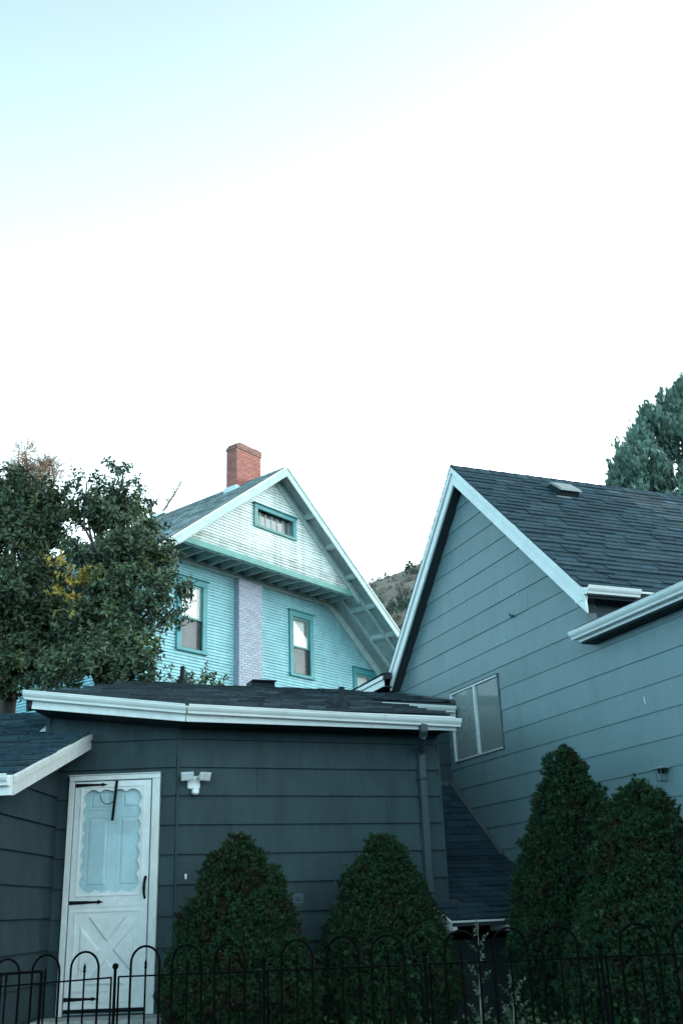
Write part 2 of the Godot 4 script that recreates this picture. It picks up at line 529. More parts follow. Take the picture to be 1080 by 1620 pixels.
func build_annex() -> void:
	var a := thing("annex", Vector3(KX, EYE - BASE, KZ), 22.14, "low grey lap sided annex, colour darkened for shade, with a white storm door and shallow dark roof", "building")
	var dturn := Transform3D(Basis(Vector3.UP, deg_to_rad(-22.696)), Vector3.ZERO)   # door wall: bends back at the origin
	var D := func(x, h, z): return dturn * Vector3(x, h + BASE, z)
	var dl: Vector3 = D.call(-1.262, 0, 0)          # left end of door wall
	var back: Vector3 = dl + dturn.basis.z * -4.6
	# body
	var plan := [Vector2(0, 0), Vector2(2.767, 0), Vector2(2.767, -2.38), Vector2(4.17, -2.38), Vector2(4.17, -4.3), Vector2(back.x, back.z), Vector2(dl.x, dl.z)]
	part(a, "wall", plan_solid(plan, func(p): return y(roof_h(-p.y)) - 0.10, func(p): return -0.6), M.siding_body)
	# roof slab with eaves
	var g0 := Vector2(-1.40, -0.15)
	var rb := g0 + (Vector2(back.x, back.z) - Vector2(dl.x, dl.z)).normalized() * 4.75
	var roofplan := [Vector2(-0.02, 0.41), Vector2(2.80, 0.41), Vector2(2.80, -2.13), Vector2(4.165, -2.13), Vector2(4.165, -4.28), Vector2(rb.x, rb.y), Vector2(g0.x, g0.y)]
	part(a, "roof", plan_solid(roofplan, func(p): return y(roof_h(-p.y)), func(p): return y(roof_h(-p.y)) - 0.085), M.deck)
	var sl := atan(0.258)
	var xf := Transform3D(Basis(Vector3(1, 0, 0), Vector3(0, sin(sl), -cos(sl)), Vector3(0, cos(sl), sin(sl))), Vector3(-1.5, y(roof_h(-0.41)), 0.41))
	var edge := rb - g0
	shingles(a, xf, 5.66, 4.85, 0.14, 0.26, 0, Vector2(2, 0), func(cx, cy):
		var s: float = cx - 1.5
		var z: float = 0.41 - cy * cos(sl)
		if s < -0.02 and z > 0.41 + (s + 0.02) * (0.41 + 0.15) / 1.38 - 0.11: return false
		if z < g0.y and s < g0.x + edge.x * (z - g0.y) / edge.y: return false
		if s > 2.78 and z > -2.1: return false
		return true, false, Color(0.045, 0.068, 0.084), 0.02)
	# ridge: the far slope falls away behind
	var rp := [Vector2(rb.x, rb.y + 0.05), Vector2(4.165, -4.28), Vector2(4.165, -6.2), Vector2(rb.x + 0.3, -6.4)]
	part(a, "rear_roof", plan_solid(rp, func(p): return y(roof_h(4.28)) - 0.02 - (-p.y - 4.28) * 0.25, func(p): return y(roof_h(4.28)) - 0.12 - (-p.y - 4.28) * 0.25), M.deck)
	# soffits, fascias, gutters
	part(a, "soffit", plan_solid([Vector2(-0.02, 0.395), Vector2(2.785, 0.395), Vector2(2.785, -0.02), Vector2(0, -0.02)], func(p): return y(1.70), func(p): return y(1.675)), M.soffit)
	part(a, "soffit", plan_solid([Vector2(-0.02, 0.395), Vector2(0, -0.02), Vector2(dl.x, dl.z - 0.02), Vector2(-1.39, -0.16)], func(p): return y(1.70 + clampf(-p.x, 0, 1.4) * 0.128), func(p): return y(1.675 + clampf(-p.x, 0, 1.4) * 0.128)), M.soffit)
	var mb := MB.new()
	mb.beam(Vector3(-0.02, y(1.742), 0.405), Vector3(2.80, y(1.728), 0.405), 0.022, 0.145)
	part(a, "fascia", mb.done(), M.white_old)
	mb = MB.new()
	mb.beam(Vector3(-0.021, y(1.742), 0.405), Vector3(-1.36, y(1.915), -0.132), 0.022, 0.145)
	part(a, "fascia", mb.done(), M.white_old)
	gutter(a, Vector3(-0.02, y(1.815), 0.417), Vector3(2.82, y(1.765), 0.417), Vector3(0, 0, 1), M.white)
	for sx in [0.9, 1.95]: gutter(a, Vector3(sx, y(1.816 - sx * 0.0176), 0.4185), Vector3(sx + 0.035, y(1.816 - sx * 0.0176), 0.4185), Vector3(0, 0, 1), M.white_old, "gutter_seam")
	var gd := Vector3(-1.38, 0, -0.56).normalized()
	gutter(a, Vector3(-0.02, y(1.815), 0.417), Vector3(-1.43, y(2.005), -0.15), Vector3(gd.z, 0, -gd.x), M.white)
	mb = MB.new()
	mb.beam(Vector3(2.812, y(1.75), 0.40), Vector3(2.812, y(roof_h(2.1)) - 0.055, -2.1), 0.02, 0.11)
	part(a, "rake_board", mb.done(), M.soffit)
	# left rake of the roof
	mb = MB.new()
	mb.beam(Vector3(g0.x - 0.01, y(1.88), g0.y), Vector3(rb.x - 0.01, y(roof_h(-rb.y)) - 0.06, rb.y), 0.02, 0.12)
	part(a, "rake_board", mb.done(), M.soffit)
	# recess gutter
	gutter(a, Vector3(2.83, y(2.43), -2.12), Vector3(4.13, y(2.415), -2.12), Vector3(0, 0, 1), M.white)
	boxpart(a, "fascia", Vector3(2.83, y(2.30), -2.145), Vector3(4.16, y(2.41), -2.122), M.white_old)
	# drip flashing where the roof meets the gabled house
	mb = MB.new()
	mb.beam(Vector3(4.14, y(roof_h(2.13)) + 0.03, -2.13), Vector3(4.14, y(roof_h(4.2)) + 0.03, -4.2), 0.05, 0.05)
	part(a, "flashing", mb.done(), M.flash)
	# siding: front wall, door wall, recess
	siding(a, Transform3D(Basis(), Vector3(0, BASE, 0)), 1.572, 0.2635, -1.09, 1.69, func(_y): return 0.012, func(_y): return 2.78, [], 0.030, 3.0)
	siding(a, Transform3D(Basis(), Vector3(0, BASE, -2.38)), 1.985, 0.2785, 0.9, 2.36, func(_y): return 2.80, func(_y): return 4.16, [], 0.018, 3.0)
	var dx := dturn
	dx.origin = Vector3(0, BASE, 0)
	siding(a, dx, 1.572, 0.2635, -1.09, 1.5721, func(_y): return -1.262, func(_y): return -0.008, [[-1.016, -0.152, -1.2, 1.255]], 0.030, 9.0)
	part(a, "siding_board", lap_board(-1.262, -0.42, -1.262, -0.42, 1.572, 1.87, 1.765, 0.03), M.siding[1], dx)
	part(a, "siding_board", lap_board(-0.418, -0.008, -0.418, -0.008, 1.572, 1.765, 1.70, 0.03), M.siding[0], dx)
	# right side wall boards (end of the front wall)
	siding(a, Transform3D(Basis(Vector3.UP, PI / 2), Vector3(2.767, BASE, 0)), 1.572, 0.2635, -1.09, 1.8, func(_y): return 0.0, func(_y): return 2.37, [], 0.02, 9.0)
	# corner trims
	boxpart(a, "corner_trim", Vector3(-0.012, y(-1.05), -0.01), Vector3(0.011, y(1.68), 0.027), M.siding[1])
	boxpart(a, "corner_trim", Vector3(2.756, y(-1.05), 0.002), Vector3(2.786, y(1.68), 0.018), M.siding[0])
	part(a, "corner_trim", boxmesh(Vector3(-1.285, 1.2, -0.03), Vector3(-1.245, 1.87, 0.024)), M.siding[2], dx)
	# plumbing vents and a box vent on the roof
	for v in [[0.95, -4.10, 0.30], [1.79, -0.20, 0.245]]:
		mb = MB.new()
		var hh: float = v[2]
		mb.lathe([Vector2(0.092, -0.02), Vector2(0.090, 0.05), Vector2(0.082, 0.085), Vector2(0.066, 0.11), Vector2(0.045, 0.128), Vector2(0.034, 0.135)], 20)
		var vp := part(a, "vent_pipe", mb.done(), M.vent_black, Transform3D(Basis(), Vector3(v[0], y(roof_h(-v[1])) - 0.02, v[1])))
		mb = MB.new()
		mb.lathe([Vector2(0.036, 0.11), Vector2(0.033, hh), Vector2(0.025, hh + 0.002), Vector2(0.025, hh - 0.06), Vector2(0, hh - 0.06)], 18)
		part(vp, "pipe", mb.done(), M.vent_black)
	mb = MB.new()
	mb.hexa([Vector3(-0.19, 0, -0.14), Vector3(0.19, 0, -0.14), Vector3(0.19, 0, 0.16), Vector3(-0.19, 0, 0.16), Vector3(-0.15, 0.12, -0.12), Vector3(0.18, 0.10, -0.12), Vector3(0.18, 0.10, 0.12), Vector3(-0.15, 0.12, 0.12)])
	var bv := part(a, "box_vent", mb.done(), M.vent_black, Transform3D(Basis(), Vector3(2.08, y(roof_h(4.1)) - 0.01, -4.1)))
	boxpart(bv, "vent_lid", Vector3(-0.16, 0.095, -0.15), Vector3(0.2, 0.115, 0.18), M.vent_black, 0.004)
	# downspout
	mb = MB.new()
	var path := [Vector3(2.405, y(1.70), 0.455), Vector3(2.405, y(1.64), 0.455), Vector3(2.42, y(1.595), 0.41), Vector3(2.535, y(1.51), 0.10), Vector3(2.548, y(1.46), 0.065), Vector3(2.545, y(-0.6), 0.065), Vector3(2.545, y(-0.72), 0.12)]
	for i in path.size() - 1:
		var dn: Vector3 = (path[i + 1] - path[i]).normalized() * 0.012
		mb.beam(path[i] - dn, path[i + 1] + dn, 0.072, 0.05, Vector3(0.02, 0.1, 1.0))
	var ds := part(a, "downspout", mb.done(), M.spout)
	for h in [1.20, 0.1]:
		boxpart(ds, "strap", Vector3(2.497, y(h), 0.02), Vector3(2.593, y(h + 0.022), 0.103), M.siding[1], 0.003)
	build_door(a, dx)

func boxmesh(p: Vector3, q: Vector3, r := 0.0) -> ArrayMesh:
	var mb := MB.new()
	if r > 0.0: mb.cbox(p, q, r)
	else: mb.box(p, q)
	return mb.done()

func scallops(x0: float, x1: float, y0: float, y1: float, nx: int, ny: int, bulge: float) -> Array:
	var pts := []
	var corners := [[Vector2(x0, y0), Vector2(x1, y0), nx], [Vector2(x1, y0), Vector2(x1, y1), ny], [Vector2(x1, y1), Vector2(x0, y1), nx], [Vector2(x0, y1), Vector2(x0, y0), ny]]
	for c in corners:
		var a: Vector2 = c[0]
		var b: Vector2 = c[1]
		var n: int = c[2]
		var out := Vector2((b - a).y, -(b - a).x).normalized()
		for i in n:
			for k in 9:
				var t := k / 9.0
				pts.append(a.lerp(b, (i + t) / n) + out * bulge * sin(PI * t))
	return pts

func build_door(a: Node3D, dx: Transform3D) -> void:
	# storm door: cream white frame, scalloped window, strap hinges, cross buck below
	var d := Node3D.new()
	d.name = "storm_door"
	d.transform = dx
	a.add_child(d, true)
	d.set_meta("label", "white storm door with scalloped window and black strap hinges")
	for c in [[-1.014, -0.962, -0.80, 1.252], [-0.226, -0.154, -0.80, 1.252]]:
		boxpart(d, "casing", Vector3(c[0], c[2], 0.0), Vector3(c[1], c[3] - 0.047, 0.062), M.white_old, 0.004)
	boxpart(d, "casing", Vector3(-1.014, 1.206, 0.0), Vector3(-0.154, 1.252, 0.064), M.white_old, 0.004)
	boxpart(d, "drip_cap", Vector3(-1.02, 1.2535, 0.0), Vector3(-0.148, 1.262, 0.075), M.white_old, 0.002)
	# the panelled door behind
	var inner := boxpart(d, "inner_door", Vector3(-0.961, -0.79, 0.002), Vector3(-0.227, 1.205, 0.008), M.inner_door)
	for p in [[-0.80, -0.65, 0.96, 1.09], [-0.50, -0.36, 0.96, 1.09], [-0.82, -0.645, 0.27, 0.86], [-0.515, -0.35, 0.27, 0.86]]:
		var fr := MB.new()
		for k in 2:
			var g := 0.016 * k
			var z0 := 0.0085
			var xa: float = p[0] - g
			var xb: float = p[1] + g
			var ya: float = p[2] - g
			var yb: float = p[3] + g
			if k == 1:
				fr.beam(Vector3(xa, ya, z0), Vector3(xb, ya, z0), 0.012, 0.012)
				fr.beam(Vector3(xa, yb, z0), Vector3(xb, yb, z0), 0.012, 0.012)
				fr.beam(Vector3(xa, ya, z0), Vector3(xa, yb, z0), 0.012, 0.012, Vector3.BACK)
				fr.beam(Vector3(xb, ya, z0), Vector3(xb, yb, z0), 0.012, 0.012, Vector3.BACK)
			else:
				fr.hexa([Vector3(xa, ya, 0.008), Vector3(xb, ya, 0.008), Vector3(xb, yb, 0.008), Vector3(xa, yb, 0.008), Vector3(xa + 0.02, ya + 0.02, 0.017), Vector3(xb - 0.02, ya + 0.02, 0.017), Vector3(xb - 0.02, yb - 0.02, 0.017), Vector3(xa + 0.02, yb - 0.02, 0.017)])
		part(d, "door_panel", fr.done(), M.inner_door)
	# storm door leaf with a scalloped opening, cut in two halves so that each is a plain outline
	var ox0 := -0.952
	var ox1 := -0.238
	var cx := (ox0 + ox1) / 2.0 - 0.003
	var sc := scallops(-0.845, -0.350, 0.235, 1.095, 4, 7, 0.026)
	for side in [-1, 1]:
		var inner_pts := []
		for p in sc:
			if (p.x - cx) * side > 0.002: inner_pts.append(p)
		# order the half of the opening from bottom to top
		inner_pts.sort_custom(func(p, q): return atan2(p.y - 0.665, absf(p.x - cx)) < atan2(q.y - 0.665, absf(q.x - cx)))
		var poly := []
		var xo := ox0 if side < 0 else ox1
		poly.append(Vector2(cx, 0.085))
		poly.append(Vector2(xo, 0.085))
		poly.append(Vector2(xo, 1.196))
		poly.append(Vector2(cx, 1.196))
		poly.append(Vector2(cx, inner_pts[-1].y))
		for i in range(inner_pts.size() - 1, -1, -1): poly.append(inner_pts[i])
		poly.append(Vector2(cx, inner_pts[0].y))
		var mb := MB.new()
		mb.extrude(poly, Vector3(0, 0, 0.034), Vector3(0, 0, 0.052), Vector3.RIGHT, Vector3.UP)
		part(d, "window_surround", mb.done(), M.door_white)
	# raised moulding round the window and on the leaf
	var mo := MB.new()
	for r in [[-0.892, -0.303, 0.185, 1.148], [-0.889, -0.306, -0.60, 0.05]]:
		mo.beam(Vector3(r[0], r[2], 0.054), Vector3(r[1], r[2], 0.054), 0.012, 0.012)
		mo.beam(Vector3(r[0], r[3], 0.054), Vector3(r[1], r[3], 0.054), 0.012, 0.012)
		mo.beam(Vector3(r[0], r[2], 0.054), Vector3(r[0], r[3], 0.054), 0.012, 0.012, Vector3.BACK)
		mo.beam(Vector3(r[1], r[2], 0.054), Vector3(r[1], r[3], 0.054), 0.012, 0.012, Vector3.BACK)
	part(d, "moulding", mo.done(), M.door_white)
	boxpart(d, "glass_pane", Vector3(-0.90, 0.19, 0.026), Vector3(-0.29, 1.14, 0.030), M.plexi)
	# lower leaf with cross buck: four bevelled fields between the bars
	boxpart(d, "kick_panel", Vector3(ox0, -0.745, 0.034), Vector3(ox1, 0.084, 0.051), M.door_white, 0.003)
	var xl := -0.84
	var xr := -0.345
	var yb := -0.56
	var yt := 0.01
	var cc := Vector2((xl + xr) / 2.0, (yb + yt) / 2.0)
	for q in [[Vector2(xl + 0.06, yt), Vector2(xr - 0.06, yt)], [Vector2(xr, yt - 0.07), Vector2(xr, yb + 0.07)], [Vector2(xr - 0.06, yb), Vector2(xl + 0.06, yb)], [Vector2(xl, yb + 0.07), Vector2(xl, yt - 0.07)]]:
		var p0: Vector2 = q[0]
		var p1: Vector2 = q[1]
		var p2: Vector2 = cc + ((p0 + p1) / 2.0 - cc) * 0.2
		var m3 := (p0 + p1 + p2) / 3.0
		var bot := []
		var top := []
		for p in [p0, p1, p2]:
			bot.append(Vector3(p.x, p.y, 0.0505))
			var i2: Vector2 = m3 + (p - m3) * 0.80
			top.append(Vector3(i2.x, i2.y, 0.063))
		var mb := MB.new()
		var cen := Vector3(m3.x, m3.y, 0.04)
		mb.face(top, cen)
		for i in 3:
			var j := (i + 1) % 3
			mb.face([bot[i], bot[j], top[j], top[i]], cen)
		part(d, "cross_buck_field", mb.done(), M.door_white)
	boxpart(d, "kick_field", Vector3(-0.86, -0.70, 0.0505), Vector3(-0.33, -0.635, 0.058), M.door_white, 0.004)
	boxpart(d, "door_sweep", Vector3(ox0, -0.778, 0.03), Vector3(ox1, -0.748, 0.047), M.black_iron)
	# strap hinges with spear ends
	for h in [[1.165, 0.30], [0.13, 0.31], [-0.665, 0.30]]:
		var mb := MB.new()
		var hy: float = h[0]
		var hl: float = h[1]
		mb.extrude([Vector2(-0.95, hy - 0.017), Vector2(-0.95 + hl - 0.055, hy - 0.009), Vector2(-0.95 + hl - 0.05, hy - 0.018), Vector2(-0.95 + hl, hy), Vector2(-0.95 + hl - 0.05, hy + 0.018), Vector2(-0.95 + hl - 0.055, hy + 0.009), Vector2(-0.95, hy + 0.017)], Vector3(0, 0, 0.0525), Vector3(0, 0, 0.062), Vector3.RIGHT, Vector3.UP)
		part(d, "strap_hinge", mb.done(), M.black_iron)
	var hb := MB.new()
	hb.tube([Vector3(-0.262, 0.33, 0.054), Vector3(-0.262, 0.315, 0.075), Vector3(-0.265, 0.28, 0.092), Vector3(-0.266, 0.235, 0.096), Vector3(-0.265, 0.19, 0.09), Vector3(-0.264, 0.165, 0.075), Vector3(-0.264, 0.15, 0.054)], [0.013, 0.012, 0.012, 0.014, 0.011, 0.010, 0.012], 8)
	part(d, "door_handle", hb.done(), M.black_iron)
	hb = MB.new()
	hb.beam(Vector3(-0.56, 1.20, 0.068), Vector3(-0.586, 0.835, 0.078), 0.024, 0.010, Vector3.BACK)
	part(d, "closer_strap", hb.done(), M.black_iron)
	hb = MB.new()
	var arc := []
	for i in 13:
		var t := PI * i / 12.0
		arc.append(Vector3(-0.648 - cos(t) * 0.075, 1.075 - sin(t) * 0.085, 0.02))
	hb.tube(arc, 0.004, 5)
	part(d, "chain", hb.done(), M.black_iron)

# ---------------------------------------------------------------- left wing
func build_wing() -> void:
	# local: x into the picture, z to the right; wall plane z = 0
	var w := thing("side_wing", Vector3(-2.797, EYE - BASE, -9.808), 89.44, "shade-darkened grey side wing at the left edge with a white rake board and shingled roof", "building")
	var sl := atan(0.3043)
	var rh := func(x: float): return 1.676 + 0.3043 * (x - 0.03)       # roof top over x
	part(w, "wall", plan_solid([Vector2(-1.95, 0), Vector2(1.85, -0.135), Vector2(1.85, -5), Vector2(-1.95, -5)], func(p): return y(rh.call(p.x)) - 0.14, func(p): return -0.6), M.siding_body)
	var xf := Transform3D(Basis(), Vector3(0, BASE, 0))
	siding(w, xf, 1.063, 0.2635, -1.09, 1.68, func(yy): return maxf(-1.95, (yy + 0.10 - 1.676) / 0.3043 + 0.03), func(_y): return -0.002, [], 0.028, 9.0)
	# roof
	var eave := -2.14
	part(w, "roof", plan_solid([Vector2(eave, 0.28), Vector2(-0.003, 0.28), Vector2(-0.003, -0.16), Vector2(1.88, -0.16), Vector2(1.88, -6), Vector2(eave, -6)], func(p): return y(rh.call(p.x)) - 0.012, func(p): return y(rh.call(p.x)) - 0.11), M.deck)
	var rx := Transform3D(Basis(Vector3(0, 0, 1), Vector3(cos(sl), sin(sl), 0), Vector3(-sin(sl), cos(sl), 0)), Vector3(eave, y(rh.call(eave)) - 0.011, -2.6))
	shingles(w, rx, 2.89, 4.22, 0.137, 0.27, 260, Vector2(2.6, 2.0), func(cx, cy):
		var xx: float = eave + cy * cos(sl)
		return not (cx > 2.45 and xx > -0.07), false, Color(0.038, 0.068, 0.088), 0.014)
	part(w, "rear_roof", plan_solid([Vector2(1.87, -0.16), Vector2(1.87, -6), Vector2(4.5, -6), Vector2(4.5, -0.16)], func(p): return y(rh.call(1.87)) - 0.01 - (p.x - 1.87) * 0.3, func(p): return y(rh.call(1.87)) - 0.11 - (p.x - 1.87) * 0.3), M.deck)
	# rake board in two steps, soffit
	var mb := MB.new()
	mb.beam(Vector3(eave - 0.005, y(rh.call(eave)) - 0.082, 0.292), Vector3(-0.012, y(rh.call(-0.012)) - 0.082, 0.292), 0.022, 0.14)
	part(w, "rake_board", mb.done(), M.white_old)
	mb = MB.new()
	mb.beam(Vector3(eave - 0.006, y(rh.call(eave)) - 0.035, 0.309), Vector3(-0.011, y(rh.call(-0.011)) - 0.035, 0.309), 0.014, 0.045)
	part(w, "rake_trim", mb.done(), M.white_old)
	mb = MB.new()
	mb.beam(Vector3(eave, y(rh.call(eave)) - 0.135, 0.14), Vector3(-0.02, y(rh.call(-0.02)) - 0.135, 0.14), 0.28, 0.02)
	part(w, "soffit", mb.done(), M.soffit)
	boxpart(w, "fascia", Vector3(eave - 0.022, y(rh.call(eave)) - 0.15, -6), Vector3(eave - 0.001, y(rh.call(eave)) - 0.005, 0.303), M.white_old)
	gutter(w, Vector3(eave - 0.022, y(rh.call(eave)) - 0.005, -6), Vector3(eave - 0.022, y(rh.call(eave)) - 0.005, 0.28), Vector3(-1, 0, 0), M.white)
	# metal step flashing at the corner of the annex
	mb = MB.new()
	mb.hexa([Vector3(0.02, y(1.70), -0.22), Vector3(0.10, y(1.73), -0.22), Vector3(0.10, y(1.73), -0.13), Vector3(0.02, y(1.70), -0.13), Vector3(0.04, y(1.73), -0.20), Vector3(0.09, y(1.77), -0.18), Vector3(0.09, y(1.75), -0.14), Vector3(0.03, y(1.72), -0.14)])
	part(w, "flashing", mb.done(), M.alu)

# ---------------------------------------------------------------- lean-to roof between annex and house
func build_lean_to() -> void:
	var l := thing("cellar_lean_to", Vector3(KX, EYE - BASE, KZ), 22.14, "small lean-to roof, shingles darkened for shade, with white edge trim between annex and gabled house", "lean-to")
	var x0 := 2.80
	var x1 := 4.15
	var zt := -2.36
	var ht := 1.46
	var zb := -1.2
	var hb := 0.50
	var lsl := (ht - hb) / (zb - zt)
	var steep := atan(lsl)
	part(l, "roof", plan_solid([Vector2(x0, zt), Vector2(x1, zt), Vector2(x1, zb), Vector2(x0, zb)], func(p): return y(ht - lsl * (p.y - zt)) - 0.01, func(p): return y(ht - lsl * (p.y - zt)) - 0.12), M.deck)
	var xf := Transform3D(Basis(Vector3(1, 0, 0), Vector3(0, sin(steep), -cos(steep)), Vector3(0, cos(steep), sin(steep))), Vector3(x0, y(hb) - 0.009, zb))
	shingles(l, xf, x1 - x0, (zb - zt) / cos(steep), 0.14, 0.29, 300, Vector2.ZERO, func(_a, _b): return true, true)  # darkest shingle tones stand in for shade on this roof
	# flatter front part, standing out before the annex wall
	var zf := 0.45
	var hf := -0.145
	var slope := (hb - hf) / (zf - zb)
	var f := func(p: Vector2): return y(hb - slope * (p.y - zb))
	var xe := 2.57
	part(l, "front_roof", plan_solid([Vector2(x0, zb), Vector2(x1, zb), Vector2(x1, zf), Vector2(xe, zf), Vector2(xe, 0.03), Vector2(x0, 0.03)], func(p): return f.call(p) - 0.01, func(p): return f.call(p) - 0.06), M.deck)
	var fl := atan(slope)
	var fx := Transform3D(Basis(Vector3(1, 0, 0), Vector3(0, sin(fl), -cos(fl)), Vector3(0, cos(fl), sin(fl))), Vector3(xe, y(hf) - 0.009, zf))
	shingles(l, fx, x1 - xe, (zf - zb) / cos(fl), 0.14, 0.29, 300, Vector2.ZERO, func(a, b): return a > 0.24 or b < 0.42, true)  # shade put into the shingle tones here too
	boxpart(l, "drip_edge", Vector3(xe - 0.004, y(hf) - 0.026, zf + 0.001), Vector3(x1, y(hf) - 0.008, zf + 0.014), M.white_old)
	var mb := MB.new()
	mb.beam(Vector3(xe - 0.012, y(hf) - 0.055, zf + 0.012), Vector3(xe - 0.012, f.call(Vector2(0, 0.03)) - 0.055, 0.03), 0.022, 0.085)
	part(l, "rake_board", mb.done(), M.white_old)
	for x in [xe + 0.012, 3.17]:
		boxpart(l, "rafter_tail", Vector3(x, y(hf) - 0.115, zf - 0.35), Vector3(x + 0.05, y(hf) - 0.03, zf - 0.004), M.white_old, 0.003)
	# flashing along the house wall and at the top
	mb = MB.new()
	mb.beam(Vector3(4.13, y(ht) + 0.02, zt), Vector3(4.13, y(hb) + 0.03, zb), 0.06, 0.02)
	part(l, "flashing", mb.done(), M.flash)
	boxpart(l, "flashing", Vector3(x0, y(ht) - 0.02, zt - 0.0), Vector3(x1 - 0.05, y(ht) + 0.02, zt + 0.03), M.flash)
	# walls under it
	boxpart(l, "wall", Vector3(x0 + 0.02, -0.6, -1.6), Vector3(x1, y(hf) - 0.2, -0.3), M.siding_body)

# ---------------------------------------------------------------- gabled grey house
const RS := 0.965          # gable pitch
const RU := 0.95           # ridge position along the wall
const RH := 5.60           # ridge height over the eye

func build_house() -> void:
	# local: x along the wall towards the street, z out of the wall
	var g := thing("gabled_house", Vector3(1.332, EYE - BASE, -13.582), -67.86, "grey gabled house with wide lap siding lightened for sky light and a dark shingle roof", "building")
	var xf := Transform3D(Basis(), Vector3(0, BASE, 0))
	var under := func(u: float): return RH - RS * absf(u - RU) - 0.20
	# wall body: a gable between two eaves
	var mb := MB.new()
	var outline := [Vector2(-5, y(-1.6)), Vector2(15, y(-1.6)), Vector2(15, y(2.48)), Vector2(3.362, y(2.48)), Vector2(3.362, y(under.call(3.362))), Vector2(RU, y(under.call(RU))), Vector2(-1.30, y(under.call(-1.30))), Vector2(-5, y(3.05))]
	mb.extrude(outline, Vector3(0, 0, -0.12), Vector3(0, 0, -0.001), Vector3.RIGHT, Vector3.UP)
	part(g, "wall", mb.done(), M.siding_body)
	var win := [0.13, 1.395, 1.712, 2.615]
	var lf := func(h): return maxf(-4.9 if h < 3.0 else -1.3, RU - (RH - 0.205 - h) / RS) if h > 3.0 else -4.9
	var rt := func(h): return 14.9 if h < 2.44 else minf(3.362, RU + (RH - 0.205 - h) / RS)
	siding(g, xf, 2.16, 0.2635, -1.09, 2.4235, lf, rt, [win], 0.014, 3.66, M.siding_lit)
	siding(g, xf, 2.16, 0.2635, 2.4236, 5.36, lf, rt, [win], 0.014, 3.66, M.siding_lit)
	# the wall on the right under the lower eave, one cut course
	part(g, "siding_board", lap_board(3.364, 14.9, 3.364, 14.9, 2.4236, 2.49, 2.49, 0.011), M.siding_lit[0], xf)
	# cheek wall of the gable and rear
	boxpart(g, "cheek_wall", Vector3(3.24, y(2.3), -4), Vector3(3.361, y(under.call(3.362)), -0.122), M.siding_body)
	boxpart(g, "corner_trim", Vector3(3.345, y(2.52), -0.10), Vector3(3.372, y(3.09), 0.013), M.siding_lit[1])
	# gable roof: two slabs
	var out := 0.165
	var deep := -9.0
	for s in [[RU, 3.56, 1.0], [RU, -1.46, -1.0]]:
		mb = MB.new()
		var u0: float = s[0]
		var u1: float = s[1]
		var h0 := RH
		var h1 := RH - RS * absf(u1 - RU)
		var th := 0.12
		mb.hexa([Vector3(u0, y(h0) - th, out), Vector3(u1, y(h1) - th, out), Vector3(u1, y(h1) - th, deep), Vector3(u0, y(h0) - th, deep), Vector3(u0, y(h0) - 0.012, out), Vector3(u1, y(h1) - 0.012, out), Vector3(u1, y(h1) - 0.012, deep), Vector3(u0, y(h0) - 0.012, deep)])
		part(g, "roof", mb.done(), M.deck)
	var sl := atan(RS)
	# street-side slope: x runs back from the gable, y climbs to the ridge
	var he := RH - RS * (3.56 - RU)
	var rx := Transform3D(Basis(Vector3(0, 0, -1), Vector3(-cos(sl), sin(sl), 0), Vector3(sin(sl), cos(sl), 0)), Vector3(3.56, y(he) - 0.010, out + 0.02))
	shingles(g, rx, 6.4, (3.56 - RU) / cos(sl), 0.128, 0.28, 300, Vector2(0, 1.6), func(_a, _b): return true, false, Color(0.044, 0.090, 0.122), 0.012)
	# far slope edge, dark shingle ends over the rake
	mb = MB.new()
	var n := int((RU + 1.46) / cos(sl) / 0.14)
	for k in n:
		var t := k * 0.14
		var p := Vector3(-1.47 + t * cos(sl), y(RH - RS * (RU + 1.47)) + t * sin(sl), 0)
		mb.hexa([p + Vector3(0, -0.012, out + 0.02), p + Vector3(0.11, 0.095, out + 0.02), p + Vector3(0.11, 0.095, out - 1.5), p + Vector3(0, -0.012, out - 1.5), p + Vector3(-0.016, 0.006, out + 0.02), p + Vector3(0.105, 0.102, out + 0.02), p + Vector3(0.105, 0.102, out - 1.5), p + Vector3(-0.016, 0.006, out - 1.5)])
	stuff(part(g, "shingle_edge", mb.done(), M.shingle[1]))
	# ridge caps
	for k in 22:
		mb = MB.new()
		var z0 := out + 0.02 - k * 0.2
		for sgn in [-1.0, 1.0]:
			mb.hexa([Vector3(RU, y(RH) + 0.002, z0), Vector3(RU + sgn * 0.13, y(RH) - 0.122, z0), Vector3(RU + sgn * 0.13, y(RH) - 0.122, z0 - 0.24), Vector3(RU, y(RH) + 0.002, z0 - 0.24), Vector3(RU, y(RH) + 0.018, z0), Vector3(RU + sgn * 0.135, y(RH) - 0.108, z0), Vector3(RU + sgn * 0.135, y(RH) - 0.118, z0 - 0.24), Vector3(RU, y(RH) + 0.008, z0 - 0.24)])
		part(g, "ridge_cap", mb.done(), M.shingle[1 + k % 3])
